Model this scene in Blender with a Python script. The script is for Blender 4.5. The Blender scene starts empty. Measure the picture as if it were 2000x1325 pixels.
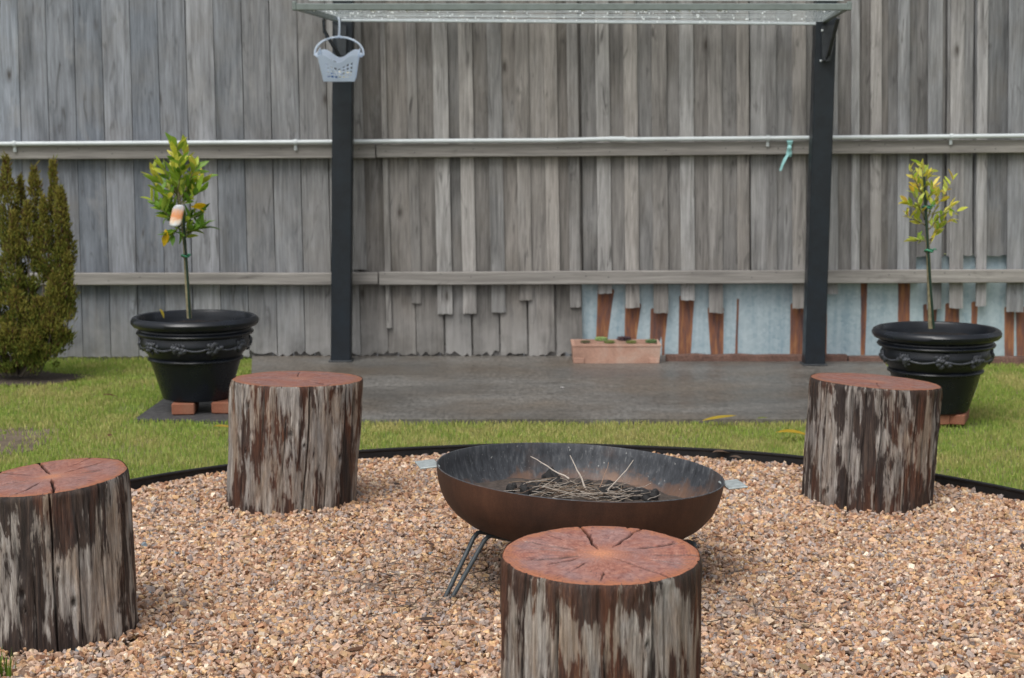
import bpy, math, random
import numpy as np
from mathutils import Vector, Matrix, Euler
from mathutils import noise as mnoise

random.seed(7)
D = math.radians
RNG = np.random.default_rng(7)
S = bpy.context.scene
COL = S.collection

# ------------------------------------------------------------------ camera
CAM_H, FPX = 1.27, 3400.0
PITCH = math.atan(422.5 / FPX)
cam_d = bpy.data.cameras.new('camera')
cam = bpy.data.objects.new('camera', cam_d)
COL.objects.link(cam)
cam.location = (0, 0, CAM_H)
cam.rotation_euler = (math.pi / 2 - PITCH, 0, 0)
cam_d.sensor_width = 36
cam_d.lens = 36 * FPX / 2000
cam_d.clip_start = 0.05
cam_d.clip_end = 600
cam_d.dof.use_dof = True
cam_d.dof.focus_distance = 4.4
cam_d.dof.aperture_fstop = 7.0
S.camera = cam

# ------------------------------------------------------------------ world, sun, exposure
SUN_EL, SUN_AZ = math.radians(58), math.radians(205)      # azimuth clockwise from +Y
world = bpy.data.worlds.new('World')
S.world = world
world.use_nodes = True
wn = world.node_tree
for n in list(wn.nodes):
    wn.nodes.remove(n)
w_out = wn.nodes.new('ShaderNodeOutputWorld')
w_bg = wn.nodes.new('ShaderNodeBackground')
w_sky = wn.nodes.new('ShaderNodeTexSky')
w_sky.sky_type = 'NISHITA'
w_sky.sun_disc = False
w_sky.sun_elevation = SUN_EL
w_sky.sun_rotation = SUN_AZ
w_sky.air_density = 1.0
w_sky.dust_density = 4.0
w_sky.ozone_density = 1.0
w_hsv = wn.nodes.new('ShaderNodeHueSaturation')
w_hsv.inputs['Saturation'].default_value = 0.22           # grey overcast
wn.links.new(w_sky.outputs[0], w_hsv.inputs['Color'])
wn.links.new(w_hsv.outputs[0], w_bg.inputs['Color'])
w_bg.inputs['Strength'].default_value = 0.12
wn.links.new(w_bg.outputs[0], w_out.inputs['Surface'])

sun_d = bpy.data.lights.new('sun', 'SUN')
sun = bpy.data.objects.new('sun', sun_d)
COL.objects.link(sun)
sun_d.energy = 1.4
sun_d.angle = math.radians(34)
sun_d.color = (1.0, 0.97, 0.93)
sdir = Vector((math.sin(SUN_AZ) * math.cos(SUN_EL), math.cos(SUN_AZ) * math.cos(SUN_EL), math.sin(SUN_EL)))
sun.rotation_euler = sdir.to_track_quat('Z', 'Y').to_euler()
sun.location = (0, 0, 8)

S.view_settings.view_transform = 'Standard'
S.view_settings.look = 'None'
S.view_settings.exposure = 0.5
S.view_settings.gamma = 1.0
S.view_settings.use_curve_mapping = False
S.render.engine = 'CYCLES'

# ------------------------------------------------------------------ pixel -> world helpers
cp, sp = math.cos(PITCH), math.sin(PITCH)
def ray(px, py):
    dx, dy = (px - 1000) / FPX, (662.5 - py) / FPX
    return Vector((dx, cp + dy * sp, -sp + dy * cp))
def at_y(px, py, Y):
    d = ray(px, py)
    return Vector((0, 0, CAM_H)) + d * (Y / d.y)
def at_z(px, py, z=0.0):
    d = ray(px, py)
    return Vector((0, 0, CAM_H)) + d * ((z - CAM_H) / d.z)

# ------------------------------------------------------------------ object helpers
def tag(o, label=None, cat=None, group=None, kind=None):
    if label: o['label'] = label
    if cat: o['category'] = cat
    if group: o['group'] = group
    if kind: o['kind'] = kind
    return o

def empty(name, loc, label, cat, group=None, rz=0):
    o = bpy.data.objects.new(name, None)
    COL.objects.link(o)
    o.location = loc
    o.rotation_euler = (0, 0, rz)
    o.empty_display_size = 0.1
    return tag(o, label, cat, group)

def link_mesh(name, me, mat, parent=None, smooth=False, loc=None):
    o = bpy.data.objects.new(name, me)
    COL.objects.link(o)
    if mat is not None and not me.materials:
        me.materials.append(mat)
    if smooth:
        me.polygons.foreach_set('use_smooth', [True] * len(me.polygons))
    if parent is not None:
        o.parent = parent
    if loc is not None:
        o.location = loc
    return o

def np_mesh(name, V, F, col=None, attr=None):
    """V (n,3); F a list of arrays of faces, each with a constant number of corners; col (n,3) point colours; attr {name: (n,)}"""
    me = bpy.data.meshes.new(name)
    V = np.asarray(V, dtype=np.float32)
    if isinstance(F, np.ndarray):
        F = [F]
    F = [np.asarray(f, dtype=np.int32) for f in F if len(f)]
    me.vertices.add(len(V))
    me.vertices.foreach_set('co', V.ravel())
    idx = np.concatenate([f.ravel() for f in F])
    cnt = np.concatenate([np.full(len(f), f.shape[1], dtype=np.int32) for f in F])
    start = np.concatenate([[0], np.cumsum(cnt)[:-1]]).astype(np.int32)
    me.loops.add(len(idx))
    me.loops.foreach_set('vertex_index', idx)
    me.polygons.add(len(cnt))
    me.polygons.foreach_set('loop_start', start)
    me.polygons.foreach_set('use_smooth', [False] * len(cnt))
    me.update(calc_edges=True)
    me.validate()
    if col is not None:
        a = me.color_attributes.new('Col', 'FLOAT_COLOR', 'POINT')
        c = np.ones((len(V), 4), dtype=np.float32)
        c[:, :3] = col
        a.data.foreach_set('color', c.ravel())
    if attr:
        for k, v in attr.items():
            a = me.attributes.new(k, 'FLOAT', 'POINT')
            a.data.foreach_set('value', np.asarray(v, dtype=np.float32))
    return me

class MB:
    """collects simple shapes into one mesh"""
    def __init__(s):
        s.v, s.f = [], []
    def add(s, vs, fs):
        b = len(s.v)
        s.v += [tuple(v) for v in vs]
        s.f += [tuple(b + i for i in f) for f in fs]
    def box(s, c, size, bevel=0.0, rot=None):
        hx, hy, hz = [k / 2 for k in size]
        R = rot if rot is not None else Matrix.Identity(3)
        b = min(bevel, hx * .9, hy * .9, hz * .9)
        if b <= 0:
            vs = [(x * hx, y * hy, z * hz) for x in (-1, 1) for y in (-1, 1) for z in (-1, 1)]
            fs = [(0, 1, 3, 2), (4, 6, 7, 5), (0, 4, 5, 1), (2, 3, 7, 6), (0, 2, 6, 4), (1, 5, 7, 3)]
        else:
            vs, key = [], {}
            def vid(sx, sy, sz, ax):
                k = (sx, sy, sz, ax)
                if k not in key:
                    p = [sx * (hx - b), sy * (hy - b), sz * (hz - b)]
                    p[ax] = (sx, sy, sz)[ax] * (hx, hy, hz)[ax]
                    key[k] = len(vs); vs.append(tuple(p))
                return key[k]
            fs = []
            for ax in range(3):
                o1, o2 = [(1, 2), (2, 0), (0, 1)][ax]
                for sg in (-1, 1):
                    q = []
                    for a, bb in ((-1, -1), (1, -1), (1, 1), (-1, 1)):
                        t = [0, 0, 0]; t[ax] = sg; t[o1] = a; t[o2] = bb
                        q.append(vid(*t, ax))
                    fs.append(tuple(q if sg > 0 else q[::-1]))
            for a1 in range(3):
                for a2 in range(a1 + 1, 3):
                    a3 = 3 - a1 - a2
                    for s1 in (-1, 1):
                        for s2 in (-1, 1):
                            t1 = [0, 0, 0]; t1[a1] = s1; t1[a2] = s2; t1[a3] = -1
                            t2 = list(t1); t2[a3] = 1
                            fs.append((vid(*t1, a1), vid(*t2, a1), vid(*t2, a2), vid(*t1, a2)))
            for sx in (-1, 1):
                for sy in (-1, 1):
                    for sz in (-1, 1):
                        fs.append((vid(sx, sy, sz, 0), vid(sx, sy, sz, 1), vid(sx, sy, sz, 2)))
        c = Vector(c)
        s.add([R @ Vector(v) + c for v in vs], fs)
    def tube(s, pts, rad, n=8, cap=True):
        pts = [Vector(p) for p in pts]
        if not hasattr(rad, '__len__'):
            rad = [rad] * len(pts)
        vs, fs = [], []
        prev = None
        for i, p in enumerate(pts):
            t = (pts[min(i + 1, len(pts) - 1)] - pts[max(i - 1, 0)]).normalized()
            if prev is None:
                a = Vector((0, 0, 1)) if abs(t.z) < .9 else Vector((1, 0, 0))
                u = t.cross(a).normalized()
            else:
                u = (prev - t * prev.dot(t)).normalized()
            prev = u
            w = t.cross(u)
            for k in range(n):
                an = 2 * math.pi * k / n
                vs.append(p + (u * math.cos(an) + w * math.sin(an)) * rad[i])
        for i in range(len(pts) - 1):
            for k in range(n):
                k2 = (k + 1) % n
                fs.append((i * n + k, i * n + k2, (i + 1) * n + k2, (i + 1) * n + k))
        if cap:
            fs.append(tuple(range(n))[::-1])
            fs.append(tuple(range((len(pts) - 1) * n, len(pts) * n)))
        s.add(vs, fs)
    def ball(s, c, r, nu=8, nv=6, rot=None):
        if not hasattr(r, '__len__'):
            r = (r, r, r)
        R = rot if rot is not None else Matrix.Identity(3)
        c = Vector(c)
        vs = [R @ Vector((0, 0, -r[2])) + c]
        for j in range(1, nv):
            ph = -math.pi / 2 + math.pi * j / nv
            for i in range(nu):
                th = 2 * math.pi * i / nu
                vs.append(R @ Vector((r[0] * math.cos(ph) * math.cos(th), r[1] * math.cos(ph) * math.sin(th), r[2] * math.sin(ph))) + c)
        vs.append(R @ Vector((0, 0, r[2])) + c)
        fs = [(0, 1 + (i + 1) % nu, 1 + i) for i in range(nu)]
        for j in range(nv - 2):
            for i in range(nu):
                a, b = 1 + j * nu + i, 1 + j * nu + (i + 1) % nu
                fs.append((a, b, b + nu, a + nu))
        L = len(vs) - 1
        fs += [(L, 1 + (nv - 2) * nu + i, 1 + (nv - 2) * nu + (i + 1) % nu) for i in range(nu)]
        s.add(vs, fs)
    def lathe(s, prof, n=48, close=False, c=(0, 0, 0), wob=0.0):
        c = Vector(c)
        vs, fs = [], []
        for r, z in prof:
            for k in range(n):
                a = 2 * math.pi * k / n
                rr = r * (1 + wob * mnoise.noise((math.cos(a) * 1.5, math.sin(a) * 1.5, z * 3)))
                vs.append(Vector((rr * math.cos(a), rr * math.sin(a), z)) + c)
        m = len(prof)
        for i in range(m if close else m - 1):
            j = (i + 1) % m
            for k in range(n):
                k2 = (k + 1) % n
                fs.append((i * n + k, i * n + k2, j * n + k2, j * n + k))
        s.add(vs, fs)
    def mesh(s, name):
        me = bpy.data.meshes.new(name)
        me.from_pydata(s.v, [], s.f)
        me.update()
        return me
    def build(s, name, mat, parent=None, smooth=False, loc=None):
        return link_mesh(name, s.mesh(name), mat, parent, smooth, loc)

def auto_smooth(o, ang=40):
    me = o.data
    me.polygons.foreach_set('use_smooth', [True] * len(me.polygons))
    me.set_sharp_from_angle(angle=math.radians(ang))
    return o

# ------------------------------------------------------------------ material helpers
class NT:
    def __init__(s, name):
        s.m = bpy.data.materials.new(name)
        s.m.use_nodes = True
        s.t = s.m.node_tree
        s.p = s.t.nodes['Principled BSDF']
        s.p.inputs['Specular IOR Level'].default_value = 0.4
    def n(s, typ, ins=None, **props):
        nd = s.t.nodes.new('ShaderNode' + typ)
        for k, v in props.items():
            setattr(nd, k, v)
        for k, v in (ins or {}).items():
            s.set(nd.inputs[k], v)
        return nd
    def set(s, sock, v):
        if isinstance(v, bpy.types.NodeSocket):
            s.t.links.new(v, sock)
        elif isinstance(v, bpy.types.Node):
            s.t.links.new(v.outputs[0], sock)
        else:
            if sock.type == 'RGBA' and len(v) == 3:
                v = (*v, 1)
            sock.default_value = v
    def P(s, k, v):
        s.set(s.p.inputs[k], v)
    def coord(s, scale=(1, 1, 1), rnd=0.0, kind='Object'):
        tc = s.n('TexCoord')
        out = tc.outputs[kind]
        if rnd:
            oi = s.n('ObjectInfo')
            mul = s.n('Math', {0: oi.outputs['Random'], 1: rnd}, operation='MULTIPLY')
            out = s.n('VectorMath', {0: out, 1: mul.outputs[0]}, operation='ADD').outputs[0]
        return s.n('VectorMath', {0: out, 1: scale}, operation='MULTIPLY').outputs[0]
    def noise(s, vec, scale, detail=4, rough=.55, dist=0.0):
        return s.n('TexNoise', {'Vector': vec, 'Scale': scale, 'Detail': detail, 'Roughness': rough, 'Distortion': dist}).outputs['Fac']
    def ramp(s, fac, stops, interp='LINEAR'):
        r = s.n('ValToRGB', {'Fac': fac})
        r.color_ramp.interpolation = interp
        el = r.color_ramp.elements
        while len(el) < len(stops):
            el.new(0.5)
        for e, (p, c) in zip(el, stops):
            e.position = p
            e.color = (c, c, c, 1) if not hasattr(c, '__len__') else (*c, 1)
        return r.outputs['Color']
    def mix(s, fac, a, b, blend='MIX'):
        m = s.n('Mix', data_type='RGBA', blend_type=blend)
        s.set(m.inputs[0], fac); s.set(m.inputs[6], a); s.set(m.inputs[7], b)
        return m.outputs[2]
    def math(s, op, a, b=0.0):
        return s.n('Math', {0: a, 1: b}, operation=op).outputs[0]
    def bump(s, h, strength=.5, dist=.01, prev=None):
        b = s.n('Bump', {'Height': h, 'Strength': strength, 'Distance': dist})
        if prev is not None:
            s.set(b.inputs['Normal'], prev)
        return b.outputs[0]

def simple(name, col, rough=.5, metal=0.0, var=.25, scale=30, bump=.15, dist=.002):
    t = NT(name)
    c = t.coord()
    nz = t.noise(c, scale, 5, .6)
    d = tuple(k * (1 - var) for k in col); l = tuple(min(1, k * (1 + var)) for k in col)
    t.P('Base Color', t.ramp(nz, [(.3, d), (.7, l)]))
    t.P('Roughness', t.ramp(nz, [(.3, min(1, rough + .1)), (.7, max(.05, rough - .1))]))
    t.P('Metallic', metal)
    if bump:
        t.P('Normal', t.bump(nz, bump, dist))
    return t.m

# ---- weathered grey fence timber (tint from the object colour)
def mat_board():
    t = NT('weathered_timber')
    oi = t.n('ObjectInfo')
    c = t.coord((1, 1, 1), 37.0)
    fine = t.noise(t.n('VectorMath', {0: c, 1: (1, 1, .03)}, operation='MULTIPLY').outputs[0], 190, 5, .65)
    mid = t.noise(t.n('VectorMath', {0: c, 1: (1, 1, .055)}, operation='MULTIPLY').outputs[0], 52, 7, .72, .5)
    broad = t.noise(t.n('VectorMath', {0: c, 1: (1, 1, .22)}, operation='MULTIPLY').outputs[0], 9, 4, .6, .4)
    blot = t.noise(c, 3.1, 4, .6)
    spot = t.noise(t.n('VectorMath', {0: c, 1: (1, 1, .16)}, operation='MULTIPLY').outputs[0], 26, 3, .5, 1.2)
    col = t.mix(1.0, oi.outputs['Color'], t.ramp(mid, [(.27, .5), (.5, 1.0), (.72, 1.34)]), 'MULTIPLY')
    col = t.mix(1.0, col, t.ramp(fine, [(.25, .72), (.6, 1.1)]), 'MULTIPLY')
    col = t.mix(1.0, col, t.ramp(broad, [(.28, .62), (.5, .98), (.75, 1.22)]), 'MULTIPLY')
    col = t.mix(t.ramp(blot, [(.48, 0.0), (.78, .35)]), col, (.19, .165, .135))
    col = t.mix(t.ramp(spot, [(.61, 0.0), (.74, .72)]), col, (.055, .052, .050))
    vo = t.n('TexVoronoi', {'Vector': t.n('VectorMath', {0: t.n('VectorMath', {0: c, 1: t.n('CombineXYZ', {0: t.math('MULTIPLY', mid, .04)}).outputs[0]}, operation='ADD').outputs[0], 1: (1, .2, .42)}, operation='MULTIPLY').outputs[0], 'Scale': 5.5, 'Randomness': 1.0}).outputs['Distance']
    col = t.mix(t.ramp(vo, [(.035, .85), (.075, .35), (.13, 0.0)]), col, (.05, .042, .036))
    pale = t.noise(t.n('VectorMath', {0: c, 1: (1, 1, .3)}, operation='MULTIPLY').outputs[0], 5, 5, .7, .5)
    col = t.mix(t.ramp(pale, [(.55, 0.0), (.72, .45)]), col, (.34, .335, .33))
    # splash-bleached and mouldy feet
    zz = t.n('SeparateXYZ', {0: t.n('NewGeometry').outputs['Position']}).outputs[2]
    foot = t.math('ADD', zz, t.math('MULTIPLY', t.math('SUBTRACT', broad, .5), .35))
    col = t.mix(t.ramp(foot, [(.03, .55), (.16, .35), (.30, 0.0)]), col, t.ramp(blot, [(.4, (.13, .125, .115)), (.6, (.36, .355, .345))]))
    t.P('Base Color', col)
    t.P('Roughness', .82)
    t.P('Specular IOR Level', .2)
    b = t.bump(mid, .5, .006)
    t.P('Normal', t.bump(fine, .35, .002, b))
    return t.m

def mat_rail():
    t = NT('weathered_rail')
    c = t.coord((.04, 1, 1), 11.0)
    fine = t.noise(c, 150, 5, .6)
    mid = t.noise(c, 36, 5, .6, .5)
    c2 = t.coord((.3, 1, 1), 7.0)
    blot = t.noise(c2, 9, 4, .6, .8)
    col = t.ramp(mid, [(.25, (.15, .14, .132)), (.5, (.245, .232, .215)), (.75, (.33, .315, .295))])
    col = t.mix(1.0, col, t.ramp(fine, [(.25, .75), (.65, 1.1)]), 'MULTIPLY')
    col = t.mix(t.ramp(blot, [(.62, 0.0), (.74, .75)]), col, (.06, .05, .045))
    t.P('Base Color', col); t.P('Roughness', .8); t.P('Specular IOR Level', .2)
    t.P('Normal', t.bump(mid, .5, .005))
    return t.m

def mat_sheet():
    t = NT('galvanised_iron')
    c = t.coord()
    at = t.n('Attribute', attribute_name='rust').outputs['Fac']
    vn = t.n('TexVoronoi', {'Vector': c, 'Scale': 55.0}).outputs['Color']
    spang = t.n('SeparateColor', {0: vn}).outputs[0]
    st = t.noise(t.n('VectorMath', {0: c, 1: (1, 1, .08)}, operation='MULTIPLY').outputs[0], 30, 4)
    base = t.mix(.4, t.ramp(spang, [(0, (.27, .37, .42)), (1, (.40, .50, .54))]), t.ramp(st, [(.32, (.20, .28, .34)), (.68, (.52, .58, .60))]))
    base = t.mix(t.ramp(t.noise(c, 9, 4), [(.5, 0.0), (.75, .5)]), base, (.42, .50, .53))
    rn = t.noise(t.n('VectorMath', {0: c, 1: (1, 1, .12)}, operation='MULTIPLY').outputs[0], 45, 5, .65)
    rust = t.ramp(rn, [(.28, (.065, .038, .040)), (.42, (.135, .070, .058)), (.54, (.22, .092, .050)), (.68, (.33, .16, .075)), (.8, (.42, .29, .16))])
    fac = t.math('ADD', at, t.math('MULTIPLY', t.math('SUBTRACT', rn, .5), .5))
    fac = t.ramp(fac, [(.34, 0.0), (.60, 1.0)])
    t.P('Base Color', t.mix(fac, base, rust))
    t.P('Metallic', t.ramp(fac, [(0, .12), (1, 0.0)]))
    t.P('Roughness', t.ramp(fac, [(0, .5), (1, .9)]))
    t.P('Normal', t.bump(st, .15, .004))
    return t.m

def mat_stump_side(seed, pale, red, band=.2):
    t = NT('stripped_log_side')
    off = (seed * 3.7, seed * 1.9, seed * 5.3)
    tc = t.n('TexCoord').outputs['Object']
    c = t.n('VectorMath', {0: tc, 1: off}, operation='ADD').outputs[0]
    def st(k): return t.n('VectorMath', {0: c, 1: (1, 1, k)}, operation='MULTIPLY').outputs[0]
    fine = t.noise(st(.05), 290, 5, .75)
    mid = t.noise(st(.07), 85, 6, .68, .3)
    patch = t.noise(st(.13), 19, 6, .68, .6)
    patch2 = t.noise(st(.22), 11, 5, .66, .7)
    big = t.noise(st(.42), 8.5, 4, .62, .5)
    blot = t.noise(st(.45), 13, 4, .6)
    flake = t.noise(st(.10), 130, 4, .65, .3)
    grain = t.ramp(fine, [(.28, .5), (.5, 1.0), (.72, 1.45)])
    palec = t.ramp(mid, [(.25, (.085, .068, .058)), (.42, (.20, .17, .145)), (.58, (.34, .31, .28)), (.75, (.52, .495, .465))])
    palec = t.mix(t.ramp(blot, [(.4, 0.0), (.65, .55)]), palec, t.ramp(mid, [(.3, (.11, .10, .10)), (.7, (.27, .26, .255))]))
    dark = t.ramp(mid, [(.3, (.014, .011, .011)), (.5, (.036, .026, .023)), (.7, (.085, .060, .048))])
    redc = t.ramp(mid, [(.3, (.030, .014, .011)), (.55, (.085, .034, .020)), (.75, (.20, .095, .050))])
    tan = t.ramp(mid, [(.3, (.13, .09, .062)), (.7, (.31, .23, .165))])
    dr = t.mix(t.ramp(patch2, [(.47 - red, 0.0), (.66 - red, 1.0)]), dark, redc)
    pl = t.mix(t.ramp(patch2, [(.46, 0.0), (.64, .8)]), palec, tan)
    m = t.math('ADD', patch, t.math('MULTIPLY', t.math('SUBTRACT', flake, .5), .26))
    m = t.math('ADD', m, t.math('MULTIPLY', t.math('SUBTRACT', blot, .5), .30))
    m = t.math('ADD', m, t.math('MULTIPLY', t.math('SUBTRACT', big, .5), .55))
    z = t.n('Attribute', attribute_name='height').outputs['Fac']
    # more of the dark tone towards the sawn end and the foot
    zw = t.math('ADD', z, t.math('MULTIPLY', t.math('SUBTRACT', patch2, .5), .5))
    endz = t.ramp(zw, [(0.0, 0.12), (.16, .46), (.78, .5), (.97, .5 - band), (1.0, .48 - band)])
    m = t.math('ADD', m, t.math('MULTIPLY', t.math('SUBTRACT', endz, .5), .42))
    fac = t.ramp(m, [(.462 - pale, 0.0), (.49 - pale, .6), (.54 - pale, 1.0)])
    col = t.mix(fac, dr, pl)
    col = t.mix(1.0, col, grain, 'MULTIPLY')
    cr = t.n('Attribute', attribute_name='crack').outputs['Fac']
    col = t.mix(cr, col, (.012, .009, .008))
    t.P('Base Color', col)
    t.P('Roughness', t.ramp(fac, [(0, .55), (1, .75)]))
    t.P('Specular IOR Level', .3)
    b = t.bump(m, .7, .012)
    t.P('Normal', t.bump(fine, .5, .003, b))
    return t.m

def mat_stump_top(seed, glow=1.0, lift=1.0):
    t = NT('red_sawn_end_grain')
    tc = t.n('TexCoord').outputs['Object']
    flat = t.n('VectorMath', {0: tc, 1: (1, 1, 0)}, operation='MULTIPLY').outputs[0]
    ln = t.n('VectorMath', {0: flat}, operation='LENGTH').outputs['Value']
    nrm = t.n('VectorMath', {0: flat}, operation='NORMALIZE').outputs[0]
    radial = t.n('VectorMath', {0: nrm, 1: t.n('CombineXYZ', {2: t.math('MULTIPLY', ln, 6.0)}).outputs[0]}, operation='ADD').outputs[0]
    radial = t.n('VectorMath', {0: radial, 1: (seed, seed * 2, 0)}, operation='ADD').outputs[0]
    rad = t.noise(radial, 11, 5, .65)
    off = t.n('VectorMath', {0: tc, 1: (seed * 4.1, seed * 2.2, seed)}, operation='ADD').outputs[0]
    bl = t.noise(off, 11, 5, .6, .5)
    fine = t.noise(off, 160, 4, .6)
    warp = t.math('ADD', ln, t.math('MULTIPLY', bl, .03))
    ring = t.math('SINE', t.math('MULTIPLY', warp, 950.0))
    r_rel = t.n('Attribute', attribute_name='radial').outputs['Fac']
    base = t.ramp(rad, [(.25, (.17, .058, .040)), (.42, (.26, .096, .066)), (.58, (.34, .148, .105)), (.75, (.42, .22, .165))])
    grey = t.mix(t.ramp(bl, [(.42, 0.0), (.66, .62)]), base, t.ramp(rad, [(.3, (.17, .105, .105)), (.7, (.34, .23, .225))]))
    wob = t.math('ADD', r_rel, t.math('MULTIPLY', t.math('SUBTRACT', rad, .5), .5))
    col = t.mix(t.ramp(wob, [(.02, glow), (.16, .3 * glow), (.32, 0.0)]), grey, (.52, .22, .115))
    col = t.mix(t.ramp(wob, [(.84, 0.0), (.95, .85)]), col, (.33, .12, .055))
    col = t.mix(1.0, col, t.ramp(ring, [(0, .86), (1, 1.07)]), 'MULTIPLY')
    col = t.mix(1.0, col, t.ramp(fine, [(.3, .8), (.7, 1.12)]), 'MULTIPLY')
    chk = t.noise(t.n('VectorMath', {0: radial, 1: (1, 1, .35)}, operation='MULTIPLY').outputs[0], 34, 3, .5)
    chkm = t.math('MULTIPLY', t.ramp(chk, [(.60, 0.0), (.68, .75)]), t.ramp(r_rel, [(.12, 0.0), (.35, 1.0)]))
    col = t.mix(chkm, col, (.075, .028, .024))
    col = t.mix(1.0, col, (lift, lift, lift), 'MULTIPLY')
    cr = t.n('Attribute', attribute_name='crack').outputs['Fac']
    col = t.mix(cr, col, (.016, .007, .006))
    t.P('Base Color', col)
    t.P('Roughness', t.ramp(bl, [(.35, .62), (.65, .38)]))
    t.P('Specular IOR Level', .45)
    b = t.bump(rad, .3, .004)
    b = t.bump(chk, .2, .004, b)
    t.P('Normal', t.bump(fine, .3, .0015, b))
    return t.m

def mat_vcol(name, rough=.6, spec=.3, trans=0.0, bscale=0, sss=False):
    t = NT(name)
    a = t.n('Attribute', attribute_name='Col').outputs['Color']
    if bscale:
        nz = t.noise(t.coord(), bscale, 4, .6)
        a = t.mix(1.0, a, t.ramp(nz, [(.3, .75), (.7, 1.2)]), 'MULTIPLY')
        t.P('Normal', t.bump(nz, .4, .002))
    t.P('Base Color', a); t.P('Roughness', rough); t.P('Specular IOR Level', spec)
    if trans:
        out = t.t.nodes['Material Output']
        tr = t.n('BsdfTranslucent', {'Color': a})
        mx = t.n('MixShader', {0: trans, 1: t.p.outputs[0], 2: tr.outputs[0]})
        t.t.links.new(mx.outputs[0], out.inputs['Surface'])
    return t.m

def mat_leaf():
    t = NT('leaf_green')
    oi = t.n('ObjectInfo').outputs['Color']
    nz = t.noise(t.coord((1, 1, 1), 9.0), 60, 3)
    a = t.mix(1.0, oi, t.ramp(nz, [(.3, .75), (.7, 1.2)]), 'MULTIPLY')
    t.P('Base Color', a); t.P('Roughness', .42)
    out = t.t.nodes['Material Output']
    tr = t.n('BsdfTranslucent', {'Color': a})
    mx = t.n('MixShader', {0: .45, 1: t.p.outputs[0], 2: tr.outputs[0]})
    t.t.links.new(mx.outputs[0], out.inputs['Surface'])
    return t.m

def mat_concrete():
    t = NT('wet_concrete')
    c = t.coord()
    big = t.noise(t.n('VectorMath', {0: c, 1: (.5, 1, 1)}, operation='MULTIPLY').outputs[0], 2.2, 5, .62, .4)
    fine = t.noise(t.n('VectorMath', {0: c, 1: (1, .28, 1)}, operation='MULTIPLY').outputs[0], 62, 5, .75)
    brush = t.noise(t.n('VectorMath', {0: c, 1: (.05, 1, 1)}, operation='MULTIPLY').outputs[0], 60, 4, .6)
    brown = t.noise(c, 1.4, 3)
    big = t.math('ADD', t.math('MULTIPLY', big, .8), t.math('MULTIPLY', t.noise(c, 9, 5, .7), .2))
    col = t.ramp(big, [(.33, (.076, .072, .066)), (.48, (.108, .103, .095)), (.62, (.150, .144, .134))])
    col = t.mix(t.ramp(brown, [(.42, 0.0), (.66, .65)]), col, (.11, .085, .06))
    col = t.mix(1.0, col, t.ramp(fine, [(.35, .62), (.65, 1.4)]), 'MULTIPLY')
    col = t.mix(1.0, col, t.ramp(brush, [(.3, .8), (.7, 1.2)]), 'MULTIPLY')
    t.P('Base Color', col)
    t.P('Roughness', t.ramp(big, [(.35, .30), (.62, .48)]))
    t.P('Specular IOR Level', .5)
    b = t.bump(brush, .25, .003)
    t.P('Normal', t.bump(fine, .3, .002, b))
    return t.m

def mat_soil(name='dark_soil', col=(.06, .045, .034)):
    t = NT(name)
    c = t.coord()
    a = t.noise(c, 9, 6, .7); b = t.noise(c, 90, 5, .7)
    k = t.ramp(a, [(.3, tuple(x * .6 for x in col)), (.7, tuple(x * 1.5 for x in col))])
    k = t.mix(1.0, k, t.ramp(b, [(.3, .6), (.7, 1.4)]), 'MULTIPLY')
    t.P('Base Color', k); t.P('Roughness', .9); t.P('Normal', t.bump(b, .8, .01))
    return t.m

def mat_lawn_base():
    t = NT('lawn_soil')
    c = t.coord()
    a = t.noise(c, 1.6, 5, .6); b = t.noise(c, 60, 5, .7)
    k = t.ramp(a, [(.35, (.15, .20, .045)), (.6, (.22, .20, .08))])
    k = t.mix(1.0, k, t.ramp(b, [(.3, .55), (.7, 1.3)]), 'MULTIPLY')
    t.P('Base Color', k); t.P('Roughness', .9); t.P('Normal', t.bump(b, .8, .015))
    return t.m

def mat_bowl_out():
    t = NT('rusted_steel_bowl')
    c = t.coord()
    a = t.noise(c, 5, 6, .65); st = t.noise(t.n('VectorMath', {0: c, 1: (1, 1, .15)}, operation='MULTIPLY').outputs[0], 28, 5, .6)
    fine = t.noise(c, 220, 4, .7)
    k = t.ramp(a, [(.3, (.036, .019, .014)), (.5, (.060, .027, .017)), (.7, (.085, .038, .022))])
    k = t.mix(1.0, k, t.ramp(st, [(.3, .78), (.7, 1.2)]), 'MULTIPLY')
    k = t.mix(1.0, k, t.ramp(fine, [(.3, .8), (.7, 1.2)]), 'MULTIPLY')
    t.P('Base Color', k); t.P('Roughness', .62); t.P('Metallic', .15); t.P('Normal', t.bump(fine, .3, .0015))
    return t.m

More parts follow.
